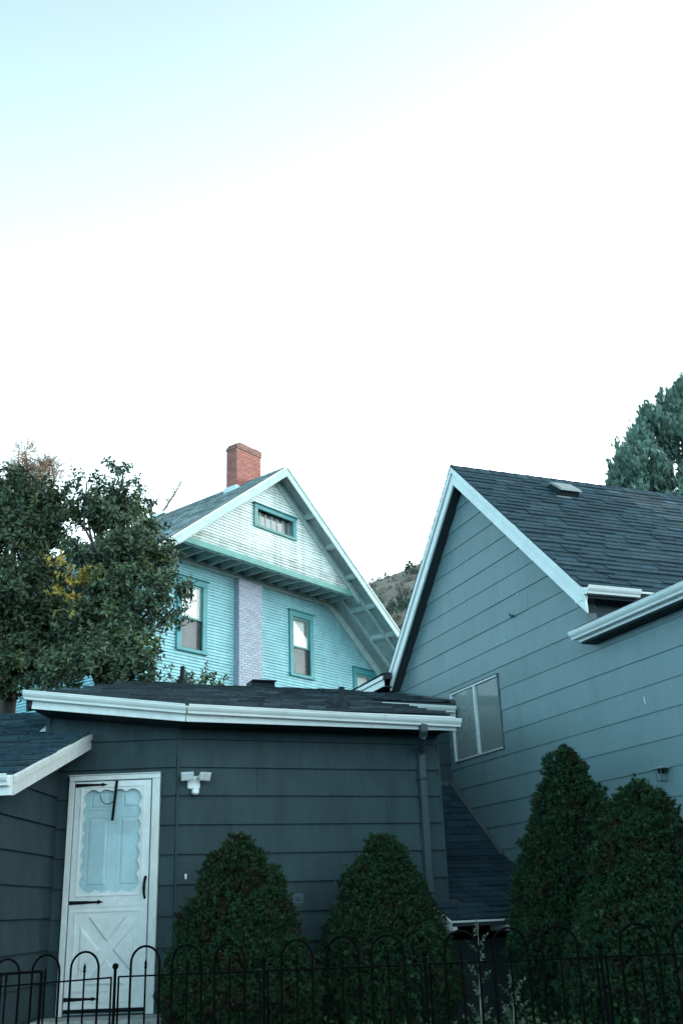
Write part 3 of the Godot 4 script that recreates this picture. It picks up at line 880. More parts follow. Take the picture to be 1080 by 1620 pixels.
	# rake boards: wide board, crown strip above, thin strip below; soffit colour darkened for shade behind
	for s in [[3.575, 1.0], [-1.475, -1.0]]:
		var ue: float = s[0]
		var he2 := RH - RS * absf(ue - RU)
		var o := 0.147
		var cs := cos(sl)
		for b in [["rake_board", 0.125, 0.155, 0.020, M.white], ["rake_trim", 0.045, 0.171, 0.030, M.white], ["rake_trim", 0.185, 0.1645, 0.012, M.white]]:
			mb = MB.new()
			var off: float = b[1]
			var hgt: float = 0.16 if b[0] == "rake_board" else (0.06 if off < 0.1 else 0.035)
			# a slanted board cut plumb at the ridge
			var d := off / cs
			var hh := hgt / cs / 2.0
			var za: float = b[2] - b[3] / 2.0
			var zb: float = b[2] + b[3] / 2.0
			mb.hexa([Vector3(RU, y(RH) - d - hh, za), Vector3(ue, y(he2) - d - hh, za), Vector3(ue, y(he2) - d - hh, zb), Vector3(RU, y(RH) - d - hh, zb), Vector3(RU, y(RH) - d + hh, za), Vector3(ue, y(he2) - d + hh, za), Vector3(ue, y(he2) - d + hh, zb), Vector3(RU, y(RH) - d + hh, zb)])
			part(g, b[0], mb.done(), b[4])
		mb = MB.new()
		var d2 := 0.19 / cs
		mb.hexa([Vector3(RU, y(RH) - d2 - 0.02, 0.001), Vector3(ue, y(he2) - d2 - 0.02, 0.001), Vector3(ue, y(he2) - d2 - 0.02, o), Vector3(RU, y(RH) - d2 - 0.02, o), Vector3(RU, y(RH) - d2, 0.001), Vector3(ue, y(he2) - d2, 0.001), Vector3(ue, y(he2) - d2, o), Vector3(RU, y(RH) - d2, o)])
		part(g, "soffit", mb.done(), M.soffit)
	# gable eave gutter on the street side, running back from the gable
	gutter(g, Vector3(3.575, y(he) - 0.02, 0.17), Vector3(3.575, y(he) - 0.02, -0.50), Vector3(1, 0, 0), M.white)
	boxpart(g, "eave_return", Vector3(3.40, y(he) - 0.15, 0.135), Vector3(3.575, y(he) - 0.02, 0.172), M.white)
	boxpart(g, "fascia", Vector3(3.548, y(he) - 0.13, -4), Vector3(3.566, y(he) - 0.03, 0.134), M.soffit)
	boxpart(g, "drip_edge", Vector3(3.566, y(he) - 0.035, -4), Vector3(3.582, y(he) - 0.012, -0.51), M.white_old)
	# lower roof on the street side with its long gutter
	var lp := tan(deg_to_rad(15.0))
	var le := 0.20
	mb = MB.new()
	mb.hexa([Vector3(3.40, y(2.55), le), Vector3(15, y(2.55), le), Vector3(15, y(2.55 + 4.4 * lp), le - 4.4), Vector3(3.40, y(2.55 + 4.4 * lp), le - 4.4), Vector3(3.40, y(2.625), le), Vector3(15, y(2.625), le), Vector3(15, y(2.625 + 4.4 * lp), le - 4.4), Vector3(3.40, y(2.625 + 4.4 * lp), le - 4.4)])
	part(g, "lower_roof", mb.done(), M.deck)
	var ls := atan(lp)
	shingles(g, Transform3D(Basis(Vector3(1, 0, 0), Vector3(0, sin(ls), -cos(ls)), Vector3(0, cos(ls), sin(ls))), Vector3(3.39, y(2.627), le + 0.015)), 8.0, 1.2, 0.14, 0.29, 0, Vector2.ZERO, func(_a, _b): return true)
	boxpart(g, "fascia", Vector3(3.42, y(2.50), le - 0.024), Vector3(15, y(2.62), le - 0.001), M.white)
	gutter(g, Vector3(3.375, y(2.612), le), Vector3(15, y(2.612), le), Vector3(0, 0, 1), M.white)
	boxpart(g, "rake_trim", Vector3(3.375, y(2.565), 0.02), Vector3(3.398, y(2.645), le - 0.03), M.white_old)
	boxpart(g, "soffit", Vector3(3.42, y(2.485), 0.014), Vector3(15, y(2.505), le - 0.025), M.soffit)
	# rear low roof behind the far foot of the gable
	var re := 0.30
	var rp := tan(deg_to_rad(14.0))
	mb = MB.new()
	mb.hexa([Vector3(-5, y(3.12), re), Vector3(-1.38, y(3.12), re), Vector3(-1.38, y(3.12 + 4.5 * rp), re - 4.5), Vector3(-5, y(3.12 + 4.5 * rp), re - 4.5), Vector3(-5, y(3.20), re), Vector3(-1.38, y(3.20), re), Vector3(-1.38, y(3.20 + 4.5 * rp), re - 4.5), Vector3(-5, y(3.20 + 4.5 * rp), re - 4.5)])
	part(g, "rear_roof", mb.done(), M.deck)
	var rs := atan(rp)
	shingles(g, Transform3D(Basis(Vector3(1, 0, 0), Vector3(0, sin(rs), -cos(rs)), Vector3(0, cos(rs), sin(rs))), Vector3(-4.6, y(3.202), re + 0.015)), 3.2, 4.6, 0.14, 0.29, 0, Vector2.ZERO, func(_a, _b): return true)
	boxpart(g, "fascia", Vector3(-5, y(3.03), re - 0.022), Vector3(-1.42, y(3.18), re - 0.001), M.white)
	boxpart(g, "fascia", Vector3(-5, y(3.13), re), Vector3(-1.42, y(3.185), re + 0.02), M.white)
	boxpart(g, "soffit", Vector3(-5, y(3.02), 0.013), Vector3(-1.42, y(3.04), re - 0.023), M.soffit)
	for c in [[4.10, 1.735, 0.07, 0.007, 0.012], [2.02, 3.44, 0.035, 0.005, 0.0], [1.45, 2.98, 0.02, 0.006, 0.0], [2.9, 1.3, 0.02, 0.006, 0.0]]:
		var ch := MB.new()
		var cx: float = c[0]
		var cy: float = c[1]
		ch.hexa([Vector3(cx, y(cy), 0.004), Vector3(cx + c[3], y(cy) + 0.004, 0.004), Vector3(cx + c[3], y(cy) + 0.004, 0.0155), Vector3(cx, y(cy), 0.0155), Vector3(cx - c[4], y(cy + c[2]), 0.002), Vector3(cx - c[4] + c[3] * 0.4, y(cy + c[2]), 0.002), Vector3(cx - c[4] + c[3] * 0.4, y(cy + c[2]), 0.0135), Vector3(cx - c[4], y(cy + c[2]), 0.0135)])
		part(g, "paint_chip", ch.done(), M.lamp_white)
	# roof vent
	var vb := rx * Transform3D(Basis(), Vector3(1.50, ((3.56 - RU) / cos(sl)) - 0.56, 0.0)).scaled_local(Vector3(0.86, 0.86, 0.9))
	mb = MB.new()
	mb.hexa([Vector3(-0.20, -0.17, 0.0), Vector3(0.20, -0.17, 0.0), Vector3(0.20, 0.22, 0.0), Vector3(-0.20, 0.22, 0.0), Vector3(-0.17, -0.15, 0.115), Vector3(0.17, -0.15, 0.115), Vector3(0.17, 0.16, 0.085), Vector3(-0.17, 0.16, 0.085)])
	var vent := part(g, "roof_vent", mb.done(), M.vent_black, vb)
	mb = MB.new()
	mb.hexa([Vector3(-0.205, -0.19, 0.116), Vector3(0.205, -0.19, 0.116), Vector3(0.205, 0.19, 0.088), Vector3(-0.205, 0.19, 0.088), Vector3(-0.185, -0.17, 0.142), Vector3(0.185, -0.17, 0.142), Vector3(0.185, 0.16, 0.112), Vector3(-0.185, 0.16, 0.112)])
	part(vent, "vent_cap", mb.done(), M.vent_metal)
	boxpart(vent, "flashing", Vector3(-0.23, -0.25, 0.008), Vector3(0.27, -0.18, 0.016), M.vent_metal)
	# window: two sliding lights in a worn aluminium frame
	var w := Node3D.new()
	w.name = "window"
	w.transform = xf
	g.add_child(w, true)
	w.set_meta("label", "two pane aluminium sliding window, right pane behind a screen")
	var fw := 0.035
	boxpart(w, "frame", Vector3(win[0], win[2], 0.0), Vector3(win[0] + fw, win[3], 0.034), M.alu, 0.003)
	boxpart(w, "frame", Vector3(win[1] - 0.018, win[2], 0.0), Vector3(win[1], win[3], 0.026), M.flash, 0.003)
	boxpart(w, "frame", Vector3(win[0] + fw, win[3] - 0.026, 0.0), Vector3(win[1] - 0.018, win[3], 0.030), M.alu, 0.003)
	boxpart(w, "frame", Vector3(win[0] + fw, win[2], 0.0), Vector3(win[1] - 0.018, win[2] + 0.022, 0.032), M.alu, 0.003)
	boxpart(w, "head_flashing", Vector3(win[0] - 0.005, win[3] + 0.001, 0.0), Vector3(win[1] + 0.005, win[3] + 0.008, 0.034), M.black_iron)
	boxpart(w, "mullion", Vector3(0.765, win[2] + 0.022, 0.002), Vector3(0.808, win[3] - 0.026, 0.036), M.alu, 0.003)
	boxpart(w, "film", Vector3(win[0] + fw, win[2] + 0.02, 0.001), Vector3(0.767, win[3] - 0.024, 0.004), M.film)
	boxpart(w, "glass_pane", Vector3(win[0] + fw, win[2] + 0.02, 0.014), Vector3(0.766, win[3] - 0.024, 0.018), M.plexi)
	boxpart(w, "screen", Vector3(0.808, win[2] + 0.02, 0.001), Vector3(win[1] - 0.016, win[3] - 0.024, 0.005), M.screen)
	boxpart(w, "glass_pane", Vector3(0.809, win[2] + 0.02, 0.008), Vector3(win[1] - 0.017, win[3] - 0.024, 0.011), M.plexi)

# ---------------------------------------------------------------- teal clapboard house
func sash_window(parent: Node3D, v0: float, v1: float, h0: float, h1: float, called: String) -> void:
	# outer casing v0..v1, h0..h1 on the wall plane z = 0
	var w := Node3D.new()
	w.name = called
	w.position = Vector3(0, BASE, 0)
	parent.add_child(w, true)
	var c := 0.165
	boxpart(w, "casing", Vector3(v0, h0 + 0.09, 0.0), Vector3(v0 + c, h1 - 0.2, 0.055), M.teal_trim, 0.006)
	boxpart(w, "casing", Vector3(v1 - c, h0 + 0.09, 0.0), Vector3(v1, h1 - 0.2, 0.055), M.teal_trim, 0.006)
	boxpart(w, "casing", Vector3(v0, h1 - 0.199, 0.0), Vector3(v1, h1 - 0.03, 0.057), M.teal_trim, 0.006)
	boxpart(w, "drip_cap", Vector3(v0 - 0.05, h1 - 0.029, 0.0), Vector3(v1 + 0.05, h1, 0.10), M.teal_trim, 0.006)
	boxpart(w, "sill", Vector3(v0 - 0.02, h0, 0.0), Vector3(v1 + 0.02, h0 + 0.089, 0.085), M.teal_trim, 0.006)
	var a := v0 + c
	var b := v1 - c
	var lo := h0 + 0.09
	var hi := h1 - 0.2
	var mid := lo + (hi - lo) * 0.485
	boxpart(w, "room", Vector3(v0 - 0.6, h0 - 0.5, -1.39), Vector3(v1 + 0.6, h1 + 0.2, -1.36), M.room)
	for s in [["upper_sash", mid - 0.03, hi, -0.03, M.teal_fascia], ["lower_sash", lo, mid + 0.02, -0.07, M.old_sash]]:
		var mb := MB.new()
		var z: float = s[3]
		var p0: float = s[1]
		var p1: float = s[2]
		mb.box(Vector3(a, p0, z), Vector3(a + 0.04, p1, z + 0.035))
		mb.box(Vector3(b - 0.04, p0, z), Vector3(b, p1, z + 0.035))
		mb.box(Vector3(a + 0.04, p1 - 0.045, z), Vector3(b - 0.04, p1, z + 0.034))
		mb.box(Vector3(a + 0.04, p0, z), Vector3(b - 0.04, p0 + 0.045, z + 0.034))
		part(w, s[0], mb.done(), s[4])
		if s[0] == "lower_sash": boxpart(w, "insect_screen", Vector3(a + 0.03, p0 + 0.03, z + 0.04), Vector3(b - 0.03, p1 - 0.06, z + 0.042), M.insect_screen)
		boxpart(w, "pane", Vector3(a + 0.03, p0 + 0.04, z + 0.012), Vector3(b - 0.03, p1 - 0.04, z + 0.016), M.old_glass)
	# lace curtain in folds
	var mb2 := MB.new()
	mb2.smooth(true)
	var n := 44
	for i in n:
		var x0 := lerpf(a, b - 0.07, float(i) / n)
		var x1 := lerpf(a, b - 0.07, float(i + 1) / n)
		var z0 := -0.135 + 0.018 * sin(i * 1.35) + 0.008 * sin(i * 0.6)
		var z1 := -0.135 + 0.018 * sin((i + 1) * 1.35) + 0.008 * sin((i + 1) * 0.6)
		var y0 := lo + 0.05 + 0.02 * absf(sin(i * 0.7))
		mb2.face([Vector3(x0, y0, z0), Vector3(x1, y0, z1), Vector3(x1, hi, z1), Vector3(x0, hi, z0)], Vector3(x0, y0, -1))
	part(w, "curtain", mb2.done(), M.curtain)

func build_teal() -> void:
	# local: x along the front to the right, z towards the viewer's right
	var t := thing("teal_house", Vector3(-1.362, EYE - BASE, -28.968), 52.0, "teal clapboard house with an overhanging gable, brick chimney and tall sash windows", "building")
	var P := 0.76
	var RV := -2.25
	var RT := 11.80
	var top := func(v: float): return RT - P * absf(v - RV)
	M.old_glass = mat(Color(0.88, 0.93, 0.93, 0.08), 0.02, null, Vector3.ONE, 1.0)
	M.old_glass.transparency = BaseMaterial3D.TRANSPARENCY_ALPHA
	# main body behind the siding
	var mb := MB.new()
	var body := [Vector2(-6.05, y(-2)), Vector2(5.2, y(-2)), Vector2(5.2, y(top.call(5.2) - 0.3)), Vector2(RV, y(RT - 0.3)), Vector2(-6.05, y(top.call(-6.05) - 0.3))]
	mb.extrude(body, Vector3(0, 0, -12), Vector3(0, 0, -1.4), Vector3.RIGHT, Vector3.UP)
	part(t, "wall", mb.done(), M.teal_low)
	# lower front siding
	var wins := [[-4.90, -3.83, 6.30, 8.33], [-0.51, 0.56, 6.27, 8.26], [2.45, 3.55, 5.0, 7.0]]
	var holes := []
	for w in wins: holes.append([w[0] + 0.02, w[1] - 0.02, w[2] + 0.02, w[3] - 0.02])
	var lf := func(_h): return -6.03
	var rt := func(h): return minf(5.15, RV + (RT - 0.30 - h) / P)
	stuff(part(t, "clapboard_wall", clapboards(Transform3D(Basis(), Vector3(0, BASE, -0.02)), 3.0, 9.1, 0.082, lf, rt, holes, 0.034), M.teal_low))
	# backing sheet so that no light comes round the boards
	for r in [[-6.05, -4.88], [-3.85, -0.49], [0.54, 2.47], [3.53, 4.5]]:
		var vmid: float = maxf(absf(r[0] - RV), absf(r[1] - RV))
		var hy := minf(9.1, RT - P * vmid - 0.25)
		boxpart(t, "sheathing", Vector3(r[0], y(2.0), -0.20), Vector3(r[1], y(hy), -0.021), M.teal_low)
	for w in wins:
		sash_window(t, w[0], w[1], w[2], w[3], "window")
		boxpart(t, "sheathing", Vector3(w[0] + 0.021, y(2.0), -0.20), Vector3(w[1] - 0.021, y(w[2] + 0.03), -0.022), M.teal_low)
		var hh: float = minf(9.1, RT - P * maxf(absf(w[0] - RV), absf(w[1] - RV)) - 0.25)
		boxpart(t, "sheathing", Vector3(w[0] + 0.021, y(w[3] - 0.03), -0.20), Vector3(w[1] - 0.021, y(hh), -0.022), M.teal_low)
	# left side wall, seen through the trees
	var side := Transform3D(Basis(Vector3.UP, -PI / 2), Vector3(-6.052, BASE, 0))
	stuff(part(t, "clapboard_wall", clapboards(side, 3.0, 8.4, 0.082, func(_h): return -11.9, func(_h): return -0.01, [], 0.034), M.teal_low))
	boxpart(t, "corner_board", Vector3(-6.10, y(2), -0.12), Vector3(-5.98, y(8.75), 0.03), M.teal_trim, 0.008)
	# attic gable standing out over the wall
	var G := 1.10
	mb = MB.new()
	mb.extrude([Vector2(-5.5, y(9.06)), Vector2(1.0, y(9.06)), Vector2(RV, y(9.06 + 2.44))], Vector3(0, 0, -1.3), Vector3(0, 0, G - 1.2), Vector3.RIGHT, Vector3.UP)
	part(t, "attic_wall", mb.done(), M.teal_gable)
	var aw := [-3.15, -1.40, 9.86, 10.56]
	var gl := func(h): return RV - (RT - 0.27 - h) / P
	var gr := func(h): return RV + (RT - 0.27 - h) / P
	var ah := [[aw[0] + 0.02, aw[1] - 0.02, aw[2] + 0.02, aw[3] - 0.02]]
	stuff(part(t, "worn_clapboard_wall", clapboards(Transform3D(Basis(), Vector3(0, BASE, G - 0.02)), 8.90, 9.23, 0.082, gl, gr, [], 0.036), M.teal_worn))
	stuff(part(t, "clapboard_wall", clapboards(Transform3D(Basis(), Vector3(0, BASE, G - 0.02)), 9.228, 11.5, 0.082, gl, gr, ah, 0.036), M.teal_gable))
	# sheathing round the attic window
	mb = MB.new()
	mb.extrude([Vector2(-5.8, y(8.80)), Vector2(1.3, y(8.80)), Vector2(RV + (RT - 0.3 - aw[2]) / P, y(aw[2] + 0.03)), Vector2(RV - (RT - 0.3 - aw[2]) / P, y(aw[2] + 0.03))], Vector3(0, 0, G - 0.2), Vector3(0, 0, G - 0.021), Vector3.RIGHT, Vector3.UP)
	mb.extrude([Vector2(RV - (RT - 0.3 - aw[3]) / P, y(aw[3] - 0.03)), Vector2(RV + (RT - 0.3 - aw[3]) / P, y(aw[3] - 0.03)), Vector2(RV, y(RT - 0.35))], Vector3(0, 0, G - 0.2), Vector3(0, 0, G - 0.021), Vector3.RIGHT, Vector3.UP)
	mb.extrude([Vector2(RV - (RT - 0.3 - aw[2]) / P, y(aw[2] + 0.03)), Vector2(aw[0] + 0.021, y(aw[2] + 0.03)), Vector2(aw[0] + 0.021, y(aw[3] - 0.03)), Vector2(RV - (RT - 0.3 - aw[3]) / P, y(aw[3] - 0.03))], Vector3(0, 0, G - 0.2), Vector3(0, 0, G - 0.021), Vector3.RIGHT, Vector3.UP)
	mb.extrude([Vector2(aw[1] - 0.021, y(aw[2] + 0.03)), Vector2(RV + (RT - 0.3 - aw[2]) / P, y(aw[2] + 0.03)), Vector2(RV + (RT - 0.3 - aw[3]) / P, y(aw[3] - 0.03)), Vector2(aw[1] - 0.021, y(aw[3] - 0.03))], Vector3(0, 0, G - 0.2), Vector3(0, 0, G - 0.021), Vector3.RIGHT, Vector3.UP)
	part(t, "sheathing", mb.done(), M.teal_gable)
	# attic window: wide, five small panes
	var w := Node3D.new()
	w.name = "attic_window"
	w.position = Vector3(0, BASE, G)
	t.add_child(w, true)
	boxpart(w, "casing", Vector3(aw[0], aw[2] + 0.07, 0.0), Vector3(aw[0] + 0.14, aw[3] - 0.15, 0.055), M.teal_fascia, 0.006)
	boxpart(w, "casing", Vector3(aw[1] - 0.14, aw[2] + 0.07, 0.0), Vector3(aw[1], aw[3] - 0.15, 0.055), M.teal_trim, 0.006)
	boxpart(w, "casing", Vector3(aw[0], aw[3] - 0.149, 0.0), Vector3(aw[1], aw[3] - 0.028, 0.057), M.teal_trim, 0.006)
	boxpart(w, "drip_cap", Vector3(aw[0] - 0.05, aw[3] - 0.027, 0.0), Vector3(aw[1] + 0.05, aw[3], 0.10), M.teal_trim, 0.006)
	boxpart(w, "sill", Vector3(aw[0] - 0.01, aw[2], 0.0), Vector3(aw[1] + 0.01, aw[2] + 0.069, 0.07), M.teal_fascia, 0.006)
	boxpart(w, "room", Vector3(aw[0] - 0.3, aw[2] - 0.3, -1.19), Vector3(aw[1] + 0.3, aw[3] + 0.3, -1.16), M.room)
	mb = MB.new()
	var pl: float = aw[0] + 0.14
	var pr: float = aw[1] - 0.14
	for i in 7:
		var x := lerpf(pl, pr - 0.02, i / 6.0)
		mb.box(Vector3(x, aw[2] + 0.07, -0.14), Vector3(x + 0.02, aw[3] - 0.15, -0.11))
	part(w, "muntins", mb.done(), M.mint)
	for i in 6:
		var x := lerpf(pl, pr - 0.02, i / 6.0)
		boxpart(w, "pane", Vector3(x + 0.021, aw[2] + 0.07, -0.13), Vector3(lerpf(pl, pr - 0.02, (i + 1) / 6.0) - 0.001, aw[3] - 0.15, -0.126), M.old_glass)
	# teal fascia under the gable, soffit and joists behind it
	boxpart(t, "fascia", Vector3(-6.02, y(8.74), G - 0.02), Vector3(1.56, y(8.915), G + 0.045), M.teal_fascia, 0.01)
	boxpart(t, "soffit", Vector3(-5.95, y(9.02), -0.2), Vector3(1.45, y(9.05), G - 0.201), M.mint)
	for i in 16:
		var v := -5.75 + i * 0.465
		boxpart(t, "joist", Vector3(v, y(8.775), 0.10), Vector3(v + 0.055, y(9.018), G - 0.021), M.mint)
	boxpart(t, "ledger", Vector3(-6.0, y(8.68), 0.001), Vector3(1.5, y(8.83), 0.09), M.mint, 0.008)
	# roof slabs
	var o1 := 1.55
	for s in [[-7.12, 1.0], [6.2, -1.0]]:
		mb = MB.new()
		var ve: float = s[0]
		var he: float = top.call(ve)
		mb.hexa([Vector3(RV, y(RT) - 0.12, o1), Vector3(ve, y(he) - 0.12, o1), Vector3(ve, y(he) - 0.12, -12.5), Vector3(RV, y(RT) - 0.30, -12.5), Vector3(RV, y(RT), o1), Vector3(ve, y(he), o1), Vector3(ve, y(he), -12.5), Vector3(RV, y(RT) - 0.18, -12.5)])
		part(t, "roof", mb.done(), M.shingle_worn_deck)
	var sl := atan(P)
	# worn shingles on the left slope (x runs back, y climbs)
	var hl: float = top.call(-7.12)
	var rx := Transform3D(Basis(Vector3(0, 0, 1), Vector3(cos(sl), sin(sl), 0), Vector3(-sin(sl), cos(sl), 0)), Vector3(-7.12, y(hl) + 0.004, o1 + 0.02 - 13.0))
	var sf := MB.new()
	var rows := int((RV + 7.12) / cos(sl) / 0.16)
	for r in rows:
		var x := 2.0
		while x < 13.0:
			var ww := rng.randf_range(0.22, 0.42)
			var x1 := minf(x + ww, 13.0)
			sf.xf = rx * Transform3D(Basis(), Vector3(x, r * 0.16, 0.012 - maxf(0.0, 13.0 - x) * 0.0103 * r / rows))
			sf.col = Color(0.46, 0.54, 0.55) * rng.randf_range(0.55, 1.45)
			sf.hexa(tab_corners(x1 - x - 0.004, 0.18, 0.016))
			x = x1
	stuff(part(t, "shingle_field", sf.done(), M.shingle_mix))
	# ridge pieces of metal
	for k in [[-0.05, 0.55], [-3.6, 0.5]]:
		mb = MB.new()
		var zz: float = k[0]
		for sg in [-1.0, 1.0]:
			mb.hexa([Vector3(RV, y(RT) + 0.02, zz), Vector3(RV + sg * 0.3, y(RT) - 0.21, zz), Vector3(RV + sg * 0.3, y(RT) - 0.21, zz - k[1]), Vector3(RV, y(RT) + 0.02, zz - k[1]), Vector3(RV, y(RT) + 0.07, zz), Vector3(RV + sg * 0.32, y(RT) - 0.17, zz), Vector3(RV + sg * 0.32, y(RT) - 0.17, zz - k[1]), Vector3(RV, y(RT) + 0.07, zz - k[1])])
		part(t, "ridge_flashing", mb.done(), M.mint_bright)
	# bargeboards
	for s in [[-7.14, 1.0], [6.0, -1.0]]:
		var ve: float = s[0]
		var he: float = top.call(ve)
		for b in [[0.0, 0.05, 1.56, 1.60, M.mint_bright], [0.052, 0.30, 1.54, 1.575, M.mint]]:
			mb = MB.new()
			var d0: float = b[0]
			var d1: float = b[1]
			mb.hexa([Vector3(RV, y(RT) - d1, b[2]), Vector3(ve, y(he) - d1, b[2]), Vector3(ve, y(he) - d1, b[3]), Vector3(RV, y(RT) - d1, b[3]), Vector3(RV, y(RT) - d0, b[2]), Vector3(ve, y(he) - d0, b[2]), Vector3(ve, y(he) - d0, b[3]), Vector3(RV, y(RT) - d0, b[3])])
			part(t, "bargeboard", mb.done(), b[4])
	# roof underside on the right: rake trims and blocks between
	var slope_beam := func(v0: float, v1: float, z: float, wz: float, d0: float, d1: float, called: String, m: Material):
		var q := MB.new()
		var a0: float = top.call(v0)
		var a1: float = top.call(v1)
		q.hexa([Vector3(v0, y(a0) - d1, z), Vector3(v1, y(a1) - d1, z), Vector3(v1, y(a1) - d1, z + wz), Vector3(v0, y(a0) - d1, z + wz), Vector3(v0, y(a0) - d0, z), Vector3(v1, y(a1) - d0, z), Vector3(v1, y(a1) - d0, z + wz), Vector3(v0, y(a0) - d0, z + wz)])
		part(t, called, q.done(), m)
	slope_beam.call(RV, 1.45, G, 0.05, 0.125, 0.42, "rake_trim", M.mint)
	slope_beam.call(RV, -5.9, G, 0.05, 0.125, 0.42, "rake_trim", M.mint)
	slope_beam.call(1.5, 5.6, G - 0.02, 0.09, 0.125, 0.24, "purlin", M.mint)
	slope_beam.call(0.8, 5.6, 0.48, 0.09, 0.125, 0.24, "purlin", M.mint)
	slope_beam.call(0.6, 5.6, 0.001, 0.10, 0.125, 0.46, "rake_trim", M.mint)
	for k in 7:
		var v := -1.05 + k * 0.94
		mb = MB.new()
		var a0: float = top.call(v)
		var zb := G + 0.05 if v < 1.3 else 0.5
		mb.hexa([Vector3(v, y(a0) - 0.24, zb), Vector3(v + 0.06, y(a0) - 0.285, zb), Vector3(v + 0.06, y(a0) - 0.285, 1.54), Vector3(v, y(a0) - 0.24, 1.54), Vector3(v, y(a0) - 0.122, zb), Vector3(v + 0.06, y(a0) - 0.167, zb), Vector3(v + 0.06, y(a0) - 0.167, 1.54), Vector3(v, y(a0) - 0.122, 1.54)])
		part(t, "lookout", mb.done(), M.mint)
	# soffit boards under the right slope
	slope_beam.call(RV, 6.1, 0.0, 1.53, 0.1205, 0.135, "soffit", M.soffit_teal)
	# chimney: painted breast outside the wall, red brick stack over the roof
	var c0 := Vector3(-2.78, y(2.0), -0.24)
	var c1 := Vector3(-1.82, y(8.66), 0.19)
	boxpart(t, "chimney_core", c0 + Vector3(0.012, 0, 0.012), c1 - Vector3(0.012, 0.0, 0.012), M.mortar_painted)
	stuff(part(t, "chimney_breast", brick_stack(c0 + Vector3(0.012, 0, 0.012), c1 - Vector3(0.012, 0, 0.012), 0.072, 0.215, Color(0.46, 0.50, 0.60), 0.10), M.lavender))
	var s0 := Vector3(-2.86, y(10.9), -0.24)
	var s1 := Vector3(-1.84, y(12.66), 0.17)
	boxpart(t, "stack_core", s0, s1, M.mortar)
	stuff(part(t, "chimney_stack", brick_stack(s0, s1, 0.072, 0.205, Color(0.52, 0.18, 0.14), 0.18), M.lavender))
	# two corbelled courses with missing bricks
	boxpart(t, "stack_core", s0 + Vector3(0, 1.76, 0), Vector3(s1.x, s1.y + 0.10, s1.z), M.mortar)
	stuff(part(t, "chimney_cap", brick_stack(Vector3(s0.x - 0.02, s1.y - 0.02, s0.z - 0.02), Vector3(s1.x + 0.02, s1.y + 0.18, s1.z + 0.02), 0.072, 0.205, Color(0.40, 0.19, 0.15), 0.18, 0.3), M.lavender))
	stuff(part(t, "broken_course", brick_stack(Vector3(s0.x + 0.10, s1.y + 0.12, s1.z - 0.12), Vector3(s1.x + 0.02, s1.y + 0.20, s1.z + 0.02), 0.072, 0.205, Color(0.40, 0.22, 0.18), 0.18), M.lavender))
	boxpart(t, "chimney_flashing", Vector3(-2.93, y(11.2), -0.30), Vector3(-2.30, y(11.45), 0.22), M.mint_bright, 0.02)

# ---------------------------------------------------------------- small things on the walls
func mframe(s: float, h: float, out: float) -> Transform3D:
	var b := Basis(Vector3.UP, deg_to_rad(22.14))
	return Transform3D(b, Vector3(KX, EYE, KZ) + b * Vector3(s, h, out))

func rframe(u: float, h: float, out: float) -> Transform3D:
	var b := Basis(Vector3.UP, deg_to_rad(-67.86))
	return Transform3D(b, Vector3(1.332, EYE, -13.582) + b * Vector3(u, h, out))

func placed(called: String, xf: Transform3D, label: String, category: String) -> Node3D:
	var o := thing(called, xf.origin, 0.0, label, category)
	o.transform = xf
	return o

